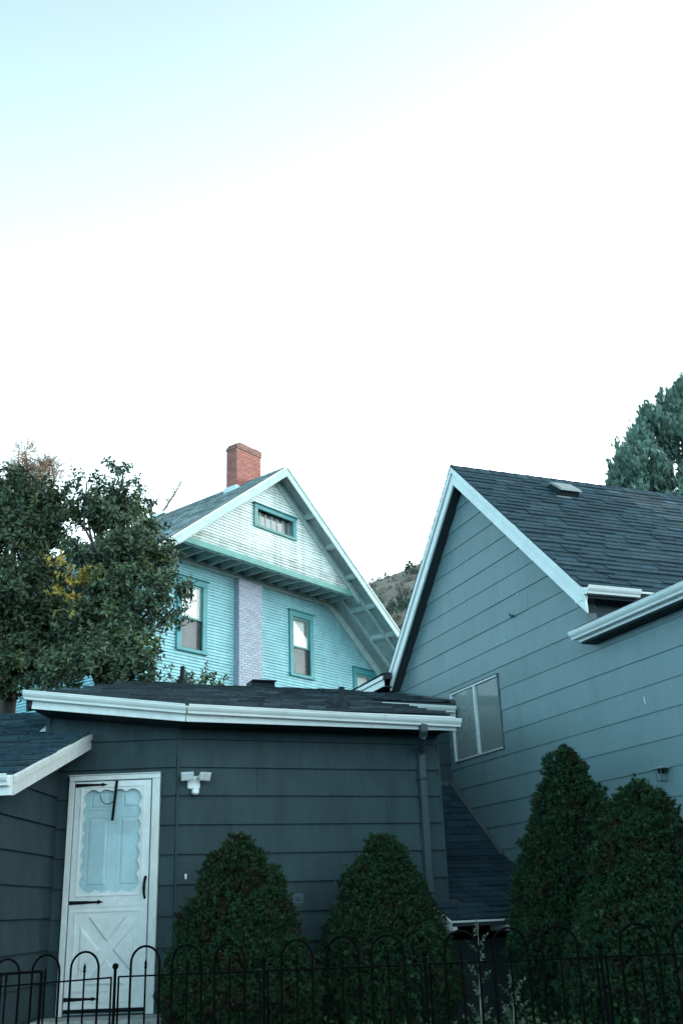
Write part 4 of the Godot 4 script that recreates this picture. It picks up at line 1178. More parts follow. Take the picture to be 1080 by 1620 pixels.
func build_fixtures() -> void:
	# twin floodlight with motion sensor
	var f := placed("floodlight", mframe(0.15, 1.16, 0.016), "white twin head floodlight with motion sensor beside the storm door", "lamp")
	boxpart(f, "mounting_plate", Vector3(-0.06, -0.06, 0.0), Vector3(0.06, 0.06, 0.04), M.lamp_white, 0.01)
	for s in [-1.0, 1.0]:
		var mb := MB.new()
		mb.tube([Vector3(s * 0.02, 0.03, 0.03), Vector3(s * 0.035, 0.05, 0.06), Vector3(s * 0.05, 0.055, 0.09)], 0.013, 8)
		part(f, "arm", mb.done(), M.lamp_white)
		var tilt := Basis(Vector3.UP, s * 0.45) * Basis(Vector3.RIGHT, 0.35)
		var hx := Transform3D(tilt, Vector3(s * 0.082, 0.05, 0.115))
		mb = MB.new()
		mb.hexa([Vector3(-0.06, -0.04, 0.012), Vector3(0.06, -0.04, 0.012), Vector3(0.06, 0.04, 0.012), Vector3(-0.06, 0.04, 0.012), Vector3(-0.035, -0.022, -0.04), Vector3(0.035, -0.022, -0.04), Vector3(0.035, 0.022, -0.04), Vector3(-0.035, 0.022, -0.04)])
		var head := part(f, "lamp_head", mb.done(), M.lamp_white, hx)
		boxpart(head, "lens", Vector3(-0.056, -0.037, 0.0125), Vector3(0.056, 0.037, 0.024), M.lens, 0.008)
	boxpart(f, "sensor", Vector3(-0.025, -0.115, 0.03), Vector3(0.04, -0.055, 0.09), M.lamp_white, 0.014)
	# outlet with cover
	var o := placed("outlet_cover", mframe(1.18, 0.07, 0.012), "small grey outdoor outlet cover on the wall between the two small shrubs", "outlet")
	boxpart(o, "plate", Vector3(-0.055, -0.085, 0.0), Vector3(0.055, 0.075, 0.012), M.outlet, 0.004)
	for k in [-0.032, 0.03]: boxpart(o, "socket", Vector3(-0.022, k - 0.018, 0.0121), Vector3(0.022, k + 0.018, 0.022), M.siding_body, 0.003)
	# little white tag
	var tagp := placed("cable_clip", mframe(0.093, 0.32, 0.012), "tiny white cable clip on the grey wall right of the storm door", "clip")
	boxpart(tagp, "clip_body", Vector3(-0.010, -0.024, 0), Vector3(0.010, 0.024, 0.014), M.lamp_white, 0.003)
	boxpart(tagp, "clip_nail", Vector3(-0.004, -0.038, 0), Vector3(0.004, -0.0245, 0.008), M.black_iron)
	# insulator hook on the gable
	var h := placed("wire_hook", rframe(1.895, 3.215, 0.008), "small rusty wire hook screwed into the grey gable wall", "hook")
	var mb2 := MB.new()
	mb2.tube([Vector3(0, 0, 0), Vector3(0.0, 0.0, 0.05), Vector3(0.0, 0.02, 0.065), Vector3(0.0, 0.03, 0.05)], 0.007, 6)
	part(h, "hook", mb2.done(), M.black_iron)
	mb2 = MB.new()
	mb2.lathe([Vector2(0.0, 0.0), Vector2(0.022, 0.002), Vector2(0.024, 0.02), Vector2(0.016, 0.03), Vector2(0.0, 0.032)], 10, Vector3(0, -0.016, 0.025))
	part(h, "insulator", mb2.done(), M.flash)
	# small wall lamp on the right
	var l := placed("wall_lantern", rframe(4.25, 1.06, 0.011), "small dark wall lantern with wire cage on the grey house at the right edge", "lamp")
	boxpart(l, "hood", Vector3(-0.075, 0.035, 0.0), Vector3(0.075, 0.055, 0.10), M.vent_metal, 0.006)
	boxpart(l, "neck", Vector3(-0.03, 0.0, 0.0), Vector3(0.03, 0.0345, 0.07), M.black_iron, 0.004)
	mb2 = MB.new()
	for a in [[-0.035, 0.03], [0.035, 0.03], [-0.035, 0.085], [0.035, 0.085]]:
		mb2.tube([Vector3(a[0], 0.034, a[1]), Vector3(a[0], -0.07, a[1])], 0.004, 5)
	mb2.tube([Vector3(-0.035, -0.07, 0.03), Vector3(0.035, -0.07, 0.03), Vector3(0.035, -0.07, 0.085), Vector3(-0.035, -0.07, 0.085), Vector3(-0.035, -0.07, 0.03)], 0.004, 5)
	part(l, "cage", mb2.done(), M.flash)
	# concrete step at the door
	var st := placed("door_step", Transform3D(Basis(Vector3.UP, deg_to_rad(-0.556)), Vector3(KX, EYE - 1.15, KZ)), "worn concrete doorstep with flaking white paint below the storm door", "step")
	boxpart(st, "tread", Vector3(-1.16, 0.27, 0.02), Vector3(-0.02, 0.345, 0.42), M.concrete, 0.012)
	boxpart(st, "riser", Vector3(-1.13, -0.2, 0.02), Vector3(-0.05, 0.2695, 0.39), M.concrete, 0.008)
	boxpart(st, "lower_tread", Vector3(-1.30, 0.08, 0.391), Vector3(0.06, 0.15, 0.85), M.concrete, 0.012)

# ---------------------------------------------------------------- fences
func hoop(cx: float, half: float, top: float, low: float) -> ArrayMesh:
	var mb := MB.new()
	var p := [Vector3(cx - half, low, 0), Vector3(cx - half, top - half, 0)]
	for i in range(1, 12):
		var a := PI - PI * i / 12.0
		p.append(Vector3(cx + cos(a) * half, top - half + sin(a) * half, 0))
	p.append(Vector3(cx + half, top - half, 0))
	p.append(Vector3(cx + half, low, 0))
	mb.tube(p, 0.0068, 8)
	return mb.done()

func spear(cx: float, top: float, low: float) -> ArrayMesh:
	var mb := MB.new()
	mb.tube([Vector3(cx, low, 0), Vector3(cx, top - 0.04, 0)], 0.0055, 6)
	mb.lathe([Vector2(0.0055, -0.05), Vector2(0.0095, -0.042), Vector2(0.0095, -0.036), Vector2(0.006, -0.032), Vector2(0.009, -0.02), Vector2(0.0055, -0.008), Vector2(0.0, 0.006)], 8, Vector3(cx, top, 0))
	return mb.done()

func build_fences() -> void:
	# local x along the fence; heights relative to the base node 1.15 under the eye
	var f := thing("garden_fence", Vector3(-1.428, EYE - 1.25, -6.444), -16.0, "low black wrought iron hoop and spear fence along the front", "fence")
	var rail := func(s: float): return 1.25 - 0.333 + 0.016 * s + (0.036 * s if s < 0.0 else 0.0)
	for b in [-1, 0, 1, 2, 3]:
		var s0: float = 0.927 * b
		var s1: float = s0 + 0.927
		for k in 3:
			var c := s0 + 0.198 + 0.263 * k
			var r: float = rail.call(c)
			var jig := rng.randf_range(-0.006, 0.006)
			part(f, "hoop", hoop(c + jig, 0.092, r + 0.160 + rng.randf_range(-0.006, 0.006), -0.1), M.fence_iron)
			part(f, "spear", spear(c + jig * 0.4, r + 0.086 + rng.randf_range(-0.008, 0.008), -0.1), M.fence_iron)
		var mb := MB.new()
		mb.tube([Vector3(s0 + 0.024, -0.1, 0), Vector3(s0 + 0.024, rail.call(s0 + 0.024) + 0.006, 0), Vector3(s1 - 0.024, rail.call(s1 - 0.024) + 0.004, 0), Vector3(s1 - 0.024, -0.1, 0)], 0.0075, 6)
		part(f, "rail", mb.done(), M.fence_iron)
		mb = MB.new()
		mb.tube([Vector3(s0 + 0.024, rail.call(s0) - 0.5, 0.004), Vector3(s1 - 0.024, rail.call(s1) - 0.5, 0.004)], 0.0056, 6)
		part(f, "rail", mb.done(), M.fence_iron)
		mb = MB.new()
		mb.tube([Vector3(s0, -0.2, 0), Vector3(s0, rail.call(s0) + 0.05, 0)], 0.009, 8)
		var post := part(f, "post", mb.done(), M.fence_iron)
		mb = MB.new()
		var ball := []
		for i in 9:
			var a := -PI / 2 + PI * i / 8.0
			ball.append(Vector2(maxf(0.0, cos(a)) * 0.0185, sin(a) * 0.0185))
		mb.lathe(ball, 14, Vector3(s0, rail.call(s0) + 0.062, 0))
		part(post, "ball", mb.done(), M.fence_iron)
	# a second, older run of railing behind it on the left
	var b := thing("side_railing", Vector3(-2.19, EYE - 1.25, -7.59), -16.5, "plain black iron railing behind the hoop fence at the lower left corner", "railing")
	var m2 := MB.new()
	m2.tube([Vector3(-1.6, 0.86, 0), Vector3(0.0, 0.917, 0)], 0.009, 6)
	part(b, "rail", m2.done(), M.fence_iron)
	for k in 6:
		m2 = MB.new()
		var x := -0.32 * k
		m2.tube([Vector3(x, -0.2, 0), Vector3(x, 0.917 + x * 0.0356, 0)], 0.007 if k else 0.010, 6)
		part(b, "baluster", m2.done(), M.fence_iron)

# ---------------------------------------------------------------- plants
func leaf_sprig(n: int, length: float, leaf: float, wide: float, sd: int, droop := 0.25) -> ArrayMesh:
	var r := RandomNumberGenerator.new()
	r.seed = sd
	var mb := MB.new()
	mb.col = Color(0.55, 0.5, 0.45)
	mb.tube([Vector3.ZERO, Vector3(0, length, 0.03 * length)], [0.006, 0.002], 3, false)
	for i in n:
		var t := 0.15 + 0.85 * i / float(n - 1)
		var a := i * 2.4 + r.randf_range(-0.4, 0.4)
		var dir := Vector3(cos(a), r.randf_range(0.1, 0.9), sin(a)).normalized()
		if i == n - 1: dir = Vector3(r.randf_range(-0.3, 0.3), 1, r.randf_range(-0.3, 0.3)).normalized()
		var p := Vector3(0, length * t, 0.03 * length * t)
		var l := leaf * r.randf_range(0.7, 1.2)
		var side := dir.cross(Vector3(r.randf_range(-1, 1), r.randf_range(0.2, 1), r.randf_range(-1, 1))).normalized() * wide * 0.5 * l / leaf
		var nrm := side.cross(dir).normalized()
		if nrm.y < 0: nrm = -nrm
		var tip := p + dir * l - Vector3(0, droop * l, 0)
		var m1 := p + dir * l * 0.42 + nrm * l * 0.05
		var k := r.randf_range(0.75, 1.25)
		mb.col = Color(k, k, k * 0.95)
		mb.tri(p, m1 - side + nrm * l * 0.10, m1)
		mb.tri(m1 - side + nrm * l * 0.10, tip, m1)
		mb.tri(p, m1, m1 + side + nrm * l * 0.10)
		mb.tri(m1, tip, m1 + side + nrm * l * 0.10)
	return mb.done()

func needle_tuft(n: int, length: float, wide: float, sd: int, spread: float) -> ArrayMesh:
	var r := RandomNumberGenerator.new()
	r.seed = sd
	var mb := MB.new()
	for i in n:
		var t := r.randf()
		var a := i * 2.4 + r.randf_range(-0.3, 0.3)
		var dir := Vector3(cos(a) * spread, 1.0, sin(a) * spread).normalized()
		var p := Vector3(0, length * 0.6 * t, 0)
		var l := length * r.randf_range(0.45, 0.75)
		var side := dir.cross(Vector3(r.randf_range(-1, 1), r.randf_range(-1, 1), r.randf_range(-1, 1))).normalized() * wide * 0.5
		var k := r.randf_range(0.7, 1.3)
		mb.col = Color(k, k, k)
		mb.tri(p - side, p + side, p + dir * l)
	return mb.done()

func copies(parent: Node, called: String, mesh: Mesh, m: Material, xfs: Array, cols: Array) -> MultiMeshInstance3D:
	var mm := MultiMesh.new()
	mm.transform_format = MultiMesh.TRANSFORM_3D
	mm.use_colors = true
	mm.mesh = mesh
	mm.instance_count = xfs.size()
	for i in xfs.size():
		mm.set_instance_transform(i, xfs[i])
		mm.set_instance_color(i, cols[i])
	var o := MultiMeshInstance3D.new()
	o.name = called
	o.multimesh = mm
	o.material_override = m
	parent.add_child(o, true)
	stuff(o)
	return o

func frame_for(dir: Vector3, spin: float, s: float) -> Basis:
	var up := dir.normalized()
	var x := up.cross(Vector3(0.3, 0.5, 0.81)).normalized()
	var z := x.cross(up)
	return Basis(x, up, z).rotated(up, spin).scaled(Vector3(s, s, s))

func spruce(at: Vector3, height: float, rad: float, power: float, sd: int, count: int, label: String) -> void:
	var t := thing("dwarf_spruce", at, sd * 37.0, label, "shrub", "clipped conical spruces along the walls")
	var r := RandomNumberGenerator.new()
	r.seed = sd
	var nz := FastNoiseLite.new()
	nz.seed = sd
	nz.frequency = 2.4
	nz.fractal_octaves = 3
	var prof := func(f: float):      # f: 0 at the ground, 1 at the tip
		var q := 1.0 - f
		return rad * minf(pow(q / 0.72, power), 1.0) * (1.0 if q < 0.72 else 1.0 - (q - 0.72) * 0.8)
	var mb := MB.new()
	mb.tube([Vector3(0, -0.3, 0), Vector3(0, height * 0.5, 0), Vector3(0, height * 0.95, 0)], [0.05, 0.03, 0.006], 8)
	part(t, "trunk", mb.done(), M.bark)
	mb = MB.new()
	for i in 150:
		var bf := 0.03 + 0.9 * i / 150.0
		var ba := i * 2.4
		var reach: float = prof.call(bf) * 0.9
		limb(mb, Vector3(0, maxf(0.02, bf * height - reach * 0.35), 0), Vector3(cos(ba) * reach, bf * height, sin(ba) * reach), 0.009, 0.003, r, 3, 0.05)
	part(t, "branches", mb.done(), M.bark)
	var xs := [[], []]
	var cs := [[], []]
	for i in count:
		var f := 1.0 - pow(r.randf(), 0.62)
		if f < 0.04: f = r.randf() * 0.3
		var a := r.randf() * TAU
		var rr: float = prof.call(f)
		var d := Vector3(cos(a), 0, sin(a))
		var base := d * rr + Vector3(0, f * height, 0)
		var lump := nz.get_noise_3dv(base * 1.0)
		var lump2 := nz.get_noise_3dv(base * 4.2 + Vector3(7, 3, 1))
		var depth := r.randf()
		var push := lump * 0.10 + lump2 * 0.10 - depth * depth * depth * 0.20
		var pos := d * maxf(0.004, rr + push) + Vector3(0, f * height + r.randf_range(-0.01, 0.01), 0)
		var dir := (d * r.randf_range(0.5, 1.1) + Vector3(0, r.randf_range(0.5, 1.2), 0) + Vector3(r.randf_range(-0.5, 0.5), 0, r.randf_range(-0.5, 0.5))).normalized()
		var brown := nz.get_noise_3dv(base * 1.7 + Vector3(20, 1, 5)) + r.randf_range(-0.15, 0.15)
		var c := Color(0.025, 0.053, 0.027) * r.randf_range(0.7, 1.35)
		if brown > (0.20 if sd == 1 else 0.32): c = Color(0.042, 0.042, 0.026) * r.randf_range(0.6, 1.2)
		elif r.randf() < 0.12: c = Color(0.05, 0.092, 0.04) * r.randf_range(0.8, 1.2)
		if r.randf() < 0.02: pos += (d + Vector3(0, 0.8, 0)) * r.randf_range(0.015, 0.045)
		var which := i % 2
		xs[which].append(Transform3D(frame_for(dir, r.randf() * TAU, r.randf_range(0.6, 1.25) * (1.0 if r.randf() < 0.93 else 1.5)), pos))
		cs[which].append(c)
	for k in 2: copies(t, "foliage", M.tufts[k], M.needle, xs[k], cs[k])
	# leader at the tip
	var lx := []
	var lc := []
	for i in 26:
		lx.append(Transform3D(frame_for(Vector3(r.randf_range(-0.35, 0.35), 1, r.randf_range(-0.35, 0.35)), r.randf() * TAU, r.randf_range(0.7, 1.15)), Vector3(r.randf_range(-0.02, 0.02), height * 0.97 + r.randf_range(-0.03, 0.045), r.randf_range(-0.02, 0.02))))
		lc.append(Color(0.085, 0.15, 0.07) * r.randf_range(0.8, 1.2))
	copies(t, "leader", M.tufts[0], M.needle, lx, lc)

func limb(mb: MB, a: Vector3, b: Vector3, r0: float, r1: float, r: RandomNumberGenerator, n := 5, wob := 0.06) -> void:
	var p := []
	var rad := []
	var l := a.distance_to(b)
	for i in n + 1:
		var t := float(i) / n
		var w := Vector3(r.randf_range(-1, 1), r.randf_range(-1, 1), r.randf_range(-1, 1)) * wob * l * sin(PI * t)
		p.append(a.lerp(b, t) + w)
		rad.append(lerpf(r0, r1, t))
	mb.tube(p, rad, 6, false)

# broadleaf tree: trunk, limbs to each leaf cloud, leaves on sprigs
func leafy_tree(called: String, base: Vector3, fork: Vector3, clouds: Array, per: float, size: float, tint: Color, sd: int, label: String, meshes: Array, extra := [], extra_tint := Color.BLACK, density_pow := 0.45) -> Node3D:
	var t := thing(called, base, 0.0, label, "tree")
	var r := RandomNumberGenerator.new()
	r.seed = sd
	var mb := MB.new()
	limb(mb, Vector3(0, -0.5, 0), fork - base, 0.14, 0.10, r, 6, 0.03)
	part(t, "trunk", mb.done(), M.bark)
	mb = MB.new()
	var xs := [[], []]
	var cs := [[], []]
	var nz := FastNoiseLite.new()
	nz.seed = sd
	nz.frequency = 1.6
	for set_i in 2:
		for c in (clouds if set_i == 0 else extra):
			var cen := Vector3(c[0], c[1], c[2]) - base
			if set_i == 0: limb(mb, fork - base, cen, 0.045, 0.012, r, 5, 0.08)
			var n := int(per * pow(c[3] * c[3] * c[4], 0.62) * (3.0 if set_i == 0 else 0.5)) + 4
			var tips := []
			for k in int(n / 22.0) + 1:
				var dd := Vector3(r.randfn(), r.randfn(), r.randfn()).normalized() * pow(r.randf(), density_pow) * (1.0 if r.randf() < 0.8 else 1.35)
				tips.append(cen + Vector3(dd.x * c[3], dd.y * c[4], dd.z * c[3]) * 0.74)
				if set_i == 0: limb(mb, cen, tips[-1], 0.010, 0.004, r, 3, 0.1)
			for k in n:
				var tip: Vector3 = tips[r.randi() % tips.size()]
				var pos := tip + Vector3(r.randfn(), r.randfn() * 0.8, r.randfn()) * 0.07 * (size + 0.35)
				var outw := (pos - cen).normalized()
				var dir := outw * 0.8 + Vector3(r.randf_range(-0.7, 0.7), r.randf_range(0.0, 0.9), r.randf_range(-0.7, 0.7))
				var tc := tint
				if set_i == 1: tc = extra_tint.lerp(Color(0.16, 0.16, 0.05), r.randf())
				elif nz.get_noise_3dv(pos) > 0.25: tc = tint * Color(1.25, 1.15, 0.8)
				var w := r.randi() % 2
				xs[w].append(Transform3D(frame_for(dir, r.randf() * TAU, size * r.randf_range(0.75, 1.25)), pos))
				cs[w].append(tc * r.randf_range(0.6, 1.45))
	part(t, "branches", mb.done(), M.bark)
	for k in 2: copies(t, "crown", meshes[k], M.leaf, xs[k], cs[k])
	return t

const TREE_A := [[-5.53,8.13,-15.55,0.47,0.44],[-4.93,8.00,-15.43,0.40,0.40],[-5.25,7.28,-15.11,0.59,0.48],[-4.75,7.27,-15.28,0.34,0.43],[-5.14,6.31,-14.73,0.51,0.56],[-4.84,6.63,-15.46,0.37,0.43],[-4.90,5.73,-15.02,0.56,0.42],[-4.88,5.00,-14.40,0.50,0.36],[-4.54,5.20,-14.93,0.46,0.37],[-5.81,6.97,-14.91,0.57,0.86],[-5.60,5.64,-14.56,0.56,0.74],[-5.65,8.46,-15.50,0.25,0.22],[-4.45,5.75,-15.16,0.33,0.33]]
const TREE_B := [[-4.08,7.51,-15.06,0.33,0.35],[-3.75,7.75,-15.35,0.36,0.32],[-3.30,7.35,-15.06,0.26,0.28],[-3.80,6.75,-14.51,0.38,0.38],[-3.30,6.77,-14.63,0.43,0.38],[-2.83,6.71,-14.53,0.26,0.23],[-3.05,6.25,-14.48,0.33,0.23],[-3.54,6.14,-14.37,0.37,0.30],[-2.65,6.12,-14.26,0.19,0.12],[-2.78,5.75,-14.13,0.29,0.17],[-2.51,5.78,-14.18,0.12,0.09],[-3.34,5.60,-14.21,0.40,0.30],[-3.78,5.50,-14.31,0.39,0.35],[-3.13,5.10,-13.95,0.29,0.24],[-3.52,4.85,-13.76,0.41,0.27],[-3.86,4.69,-13.77,0.39,0.22],[-3.05,4.68,-13.66,0.30,0.15],[-2.80,4.79,-13.62,0.18,0.10],[-2.64,4.83,-13.55,0.08,0.05],[-3.98,7.92,-15.19,0.22,0.19],[-3.49,7.95,-15.31,0.19,0.17],[-4.11,7.75,-15.05,0.07,0.12],[-4.13,7.95,-15.05,0.06,0.12],[-4.14,8.2,-15.04,0.05,0.10],[-3.58,8.05,-15.29,0.07,0.12],[-3.59,8.2,-15.28,0.06,0.10],[-3.6,8.36,-15.28,0.05,0.12],[-3.6,8.5,-15.28,0.03,0.08]]
const YELLOW := [[-4.10,6.34,-14.01,0.10,0.12],[-3.98,6.15,-14.05,0.14,0.12],[-4.05,5.96,-14.03,0.10,0.10],[-3.86,6.26,-14.08,0.12,0.09]]
const JUNIPER := [[8.99,13.78,-24.40,0.37,0.53],[8.41,13.13,-24.18,0.46,0.52],[9.08,12.82,-24.36,0.70,0.77],[7.91,12.67,-24.14,0.39,0.45],[7.38,11.94,-24.10,0.36,0.45],[7.90,11.67,-23.72,0.60,0.60],[8.77,11.33,-23.84,0.68,0.60],[7.10,11.36,-23.97,0.27,0.27],[9.94,14.02,-24.56,0.63,1.10],[9.63,11.96,-24.15,0.77,1.08],[9.39,14.17,-24.25,0.19,0.34],[8.6,10.3,-24.0,1.6,0.9],[7.6,10.7,-24.0,0.6,0.6]]
const PALE := [[-6.86,11.12,-19.85,0.10,0.28],[-6.91,10.66,-19.83,0.15,0.23],[-6.74,10.38,-19.89,0.25,0.25],[-6.45,10.71,-19.98,0.18,0.23],[-6.33,10.87,-20.02,0.12,0.15],[-7.07,10.64,-19.77,0.10,0.12],[-6.54,10.25,-19.95,0.30,0.18],[-6.24,10.43,-20.05,0.10,0.12]]
const SMALL := [[-2.52,4.77,-14.79,0.09,0.04],[-2.36,4.80,-14.81,0.12,0.05],[-2.13,4.79,-14.85,0.12,0.06],[-2.03,4.75,-14.86,0.09,0.04]]

func build_plants() -> void:
	M.tufts = [needle_tuft(22, 0.034, 0.0065, 5, 0.8), needle_tuft(18, 0.038, 0.007, 6, 1.0)]
	spruce(Vector3(-0.97, 0.50, -8.95), 1.71, 0.62, 0.60, 1, 36000, "leftmost clipped conical spruce, brownish in the middle, right of the storm door")
	spruce(Vector3(0.24, 0.50, -9.60), 1.70, 0.62, 0.60, 2, 36000, "second conical spruce from the left, in front of the downspout")
	spruce(Vector3(2.02, 0.48, -9.69), 2.46, 0.68, 0.66, 3, 46000, "tallest conical spruce, hiding the right end of the lean-to roof")
	spruce(Vector3(2.17, 0.46, -7.93), 1.96, 0.70, 0.66, 4, 46000, "rightmost conical spruce, nearest the fence, running off the right edge")
	var sp := [leaf_sprig(11, 0.23, 0.102, 0.048, 21), leaf_sprig(9, 0.19, 0.106, 0.052, 22)]
	leafy_tree("leafy_tree", Vector3(-4.95, 0.5, -14.7), Vector3(-5.0, 5.1, -14.8), TREE_A, 310.0, 1.0, Color(0.052, 0.080, 0.048), 31, "dark leafy tree at the left edge with its trunk behind the side wing", sp)
	leafy_tree("leafy_tree", Vector3(-3.55, 0.5, -14.1), Vector3(-3.5, 4.5, -14.25), TREE_B, 300.0, 0.92, Color(0.068, 0.100, 0.062), 32, "leafy tree with a patch of yellow leaves before the teal house", sp, YELLOW, Color(0.44, 0.30, 0.05))
	leafy_tree("low_shrub", Vector3(-2.3, 0.6, -15.4), Vector3(-2.3, 4.3, -15.1), SMALL, 220.0, 0.6, Color(0.10, 0.13, 0.06), 33, "tips of a shrub showing over the annex roof below the left sash window", sp)
	var ps := [leaf_sprig(8, 0.22, 0.05, 0.022, 23), leaf_sprig(7, 0.25, 0.045, 0.02, 24)]
	var pt := leafy_tree("thin_tree", Vector3(-6.7, 0.5, -19.9), Vector3(-6.72, 9.7, -19.9), PALE, 1100.0, 0.9, Color(0.40, 0.26, 0.21), 34, "thin pale tree with rusty leaves rising over the dark tree at the left", ps)
	pt.get_node("branches").material_override = M.pale_bark
	# juniper behind the gabled house
	var j := thing("juniper_tree", Vector3(8.8, 0.5, -24.6), 0.0, "blue green juniper rising behind the shingle roof at the right edge", "tree")
	var r := RandomNumberGenerator.new()
	r.seed = 41
	var mb := MB.new()
	limb(mb, Vector3(0, -0.5, 0), Vector3(0.6, 14.2, 0.1), 0.28, 0.03, r, 8, 0.02)
	part(j, "trunk", mb.done(), M.bark)
	var xs := [[], []]
	var cs := [[], []]
	var plume := [needle_tuft(34, 0.20, 0.018, 51, 0.35), needle_tuft(30, 0.17, 0.018, 52, 0.5)]
	for c in JUNIPER:
		var cen := Vector3(c[0], c[1], c[2]) - j.position
		var clumps := []
		for k in int(20 * c[3] * c[4] / 0.25) + 8:
			var d := Vector3(r.randfn(), r.randfn(), r.randfn()).normalized() * pow(r.randf(), 0.4)
			clumps.append(cen + Vector3(d.x * c[3], d.y * c[4], d.z * c[3]) * (0.92 if r.randf() < 0.8 else 1.25))
		for cl in clumps:
			for k in 40:
				var pos: Vector3 = cl + Vector3(r.randfn() * 0.06, r.randfn() * 0.13, r.randfn() * 0.06)
				var dir := (pos - cen).normalized() * 0.5 + Vector3(r.randf_range(-0.35, 0.35), r.randf_range(0.5, 1.1), r.randf_range(-0.35, 0.35))
				var w := r.randi() % 2
				xs[w].append(Transform3D(frame_for(dir, r.randf() * TAU, r.randf_range(0.6, 1.2)), pos))
				cs[w].append(Color(0.20, 0.31, 0.25) * r.randf_range(0.5, 1.5))
	for k in 2: copies(j, "crown", plume[k], M.juniper, xs[k], cs[k])
	# bare trees behind the teal roof
	var b := thing("bare_tree", Vector3(-8.0, 0.5, -39.2), 0.0, "bare branching tree top over the teal house roof beside the chimney", "tree")
	mb = MB.new()
	var o := b.position
	limb(mb, Vector3(0, -0.5, 0), Vector3(-8.0, 17.9, -39.2) - o, 0.16, 0.05, r, 8, 0.01)
	limb(mb, Vector3(-8.0, 16.4, -39.2) - o, Vector3(-6.8, 18.8, -39.4) - o, 0.055, 0.018, r, 6, 0.03)
	limb(mb, Vector3(-7.99, 17.75, -39.2) - o, Vector3(-8.55, 18.45, -39.1) - o, 0.025, 0.010, r, 4, 0.05)
	limb(mb, Vector3(-7.99, 17.6, -39.2) - o, Vector3(-7.5, 18.3, -39.2) - o, 0.035, 0.012, r, 4, 0.05)
	part(b, "trunk", mb.done(), M.pale_bark)
	mb = MB.new()
	for k in 70:
		var t := r.randf_range(0.25, 1.0)
		var s: Vector3 = Vector3(-8.0, 16.4, -39.2).lerp(Vector3(-6.8, 18.8, -39.4), t) if k % 3 else Vector3(-8, 16.8, -39.2).lerp(Vector3(-7.99, 17.9, -39.2), t)
		var e := s + Vector3(r.randf_range(-0.55, 0.45), r.randf_range(0.05, 0.55), r.randf_range(-0.4, 0.4))
		limb(mb, s - o, e - o, 0.014, 0.006, r, 3, 0.12)
		if k % 2: limb(mb, s.lerp(e, 0.6) - o, s.lerp(e, 0.6) + Vector3(r.randf_range(-0.3, 0.3), r.randf_range(0.0, 0.3), 0) - o, 0.009, 0.004, r, 3, 0.1)
	part(b, "twigs", mb.done(), M.pale_bark)
	var b2 := thing("bare_tree", Vector3(-7.6, 0.5, -29.2), 0.0, "slender bare stems standing up between the leafy trees and the teal roof", "tree")
	o = b2.position
	mb = MB.new()
	limb(mb, Vector3(0, -0.5, 0), Vector3(-7.55, 12.6, -29.1) - o, 0.12, 0.05, r, 7, 0.01)
	limb(mb, Vector3(-7.55, 12.5, -29.1) - o, Vector3(-7.62, 14.3, -29.0) - o, 0.04, 0.012, r, 5, 0.03)
	limb(mb, Vector3(-7.55, 12.6, -29.1) - o, Vector3(-7.2, 14.45, -29.1) - o, 0.04, 0.012, r, 5, 0.04)
	part(b2, "trunk", mb.done(), M.pale_bark)
	mb = MB.new()
	for k in 26:
		var s := Vector3(-7.55, 12.6, -29.1).lerp(Vector3(-7.2, 14.4, -29.1) if k % 2 else Vector3(-7.62, 14.3, -29.0), r.randf())
		limb(mb, s - o, s + Vector3(r.randf_range(-0.3, 0.3), r.randf_range(0.1, 0.4), r.randf_range(-0.2, 0.2)) - o, 0.009, 0.004, r, 3, 0.1)
	part(b2, "twigs", mb.done(), M.pale_bark)
	# tall weed under the lean-to
	var wsp := leaf_sprig(9, 0.13, 0.055, 0.026, 61, 0.1)
	for wd in [[Vector3(0.76, 0.5, -7.2), 0.98, "tall pale weed standing under the white edge of the lean-to"], [Vector3(0.98, 0.5, -7.35), 0.62, "shorter weed right of the tall pale weed under the lean-to"]]:
		var wt := thing("weed", wd[0], 0.0, wd[2], "weed")
		mb = MB.new()
		var hgt: float = wd[1]
		mb.tube([Vector3.ZERO, Vector3(0.01, hgt * 0.5, 0.01), Vector3(0.035, hgt, 0)], [0.008, 0.006, 0.002], 5, false)
		part(wt, "stem", mb.done(), M.weed_stem)
		var lx := []
		var lc := []
		for k in 16:
			var f := 0.25 + 0.75 * k / 15.0
			lx.append(Transform3D(frame_for(Vector3(cos(k * 2.4), 1.0, sin(k * 2.4)), k, r.randf_range(0.5, 0.9)), Vector3(0.035 * f * f, hgt * f * 0.95, 0)))
			lc.append(Color(0.085, 0.115, 0.08) * r.randf_range(0.8, 1.2))
		copies(wt, "leaves", wsp, M.leaf, lx, lc)
	# rough growth on the ground between fence and walls
	var gx := []
	var gc := []
	var wx := []
	var wc := []
	for k in 2600:
		var p := Vector3(r.randf_range(-2.4, 3.2), 0, r.randf_range(-9.6, -5.9))
		p.y = ground_h(p.x, p.z) - 0.01
		gx.append(Transform3D(frame_for(Vector3(r.randf_range(-0.4, 0.4), 1, r.randf_range(-0.4, 0.4)), r.randf() * TAU, r.randf_range(0.6, 1.5)), p))
		gc.append((Color(0.075, 0.10, 0.05) if r.randf() < 0.55 else Color(0.20, 0.17, 0.10)) * r.randf_range(0.6, 1.4))
		if k % 2 == 0 and p.x > -0.2 and p.x < 1.8:
			wx.append(Transform3D(frame_for(Vector3(r.randf_range(-0.6, 0.6), 1, r.randf_range(-0.6, 0.6)), r.randf() * TAU, r.randf_range(0.7, 1.5)), p))
			wc.append(Color(0.045, 0.075, 0.035) * r.randf_range(0.6, 1.5))
	var blade := needle_tuft(16, 0.20, 0.010, 71, 0.5)
	tag(copies(self, "grass", blade, M.needle, gx, gc), "dry and green grass tufts on the ground behind the fence", "grass")
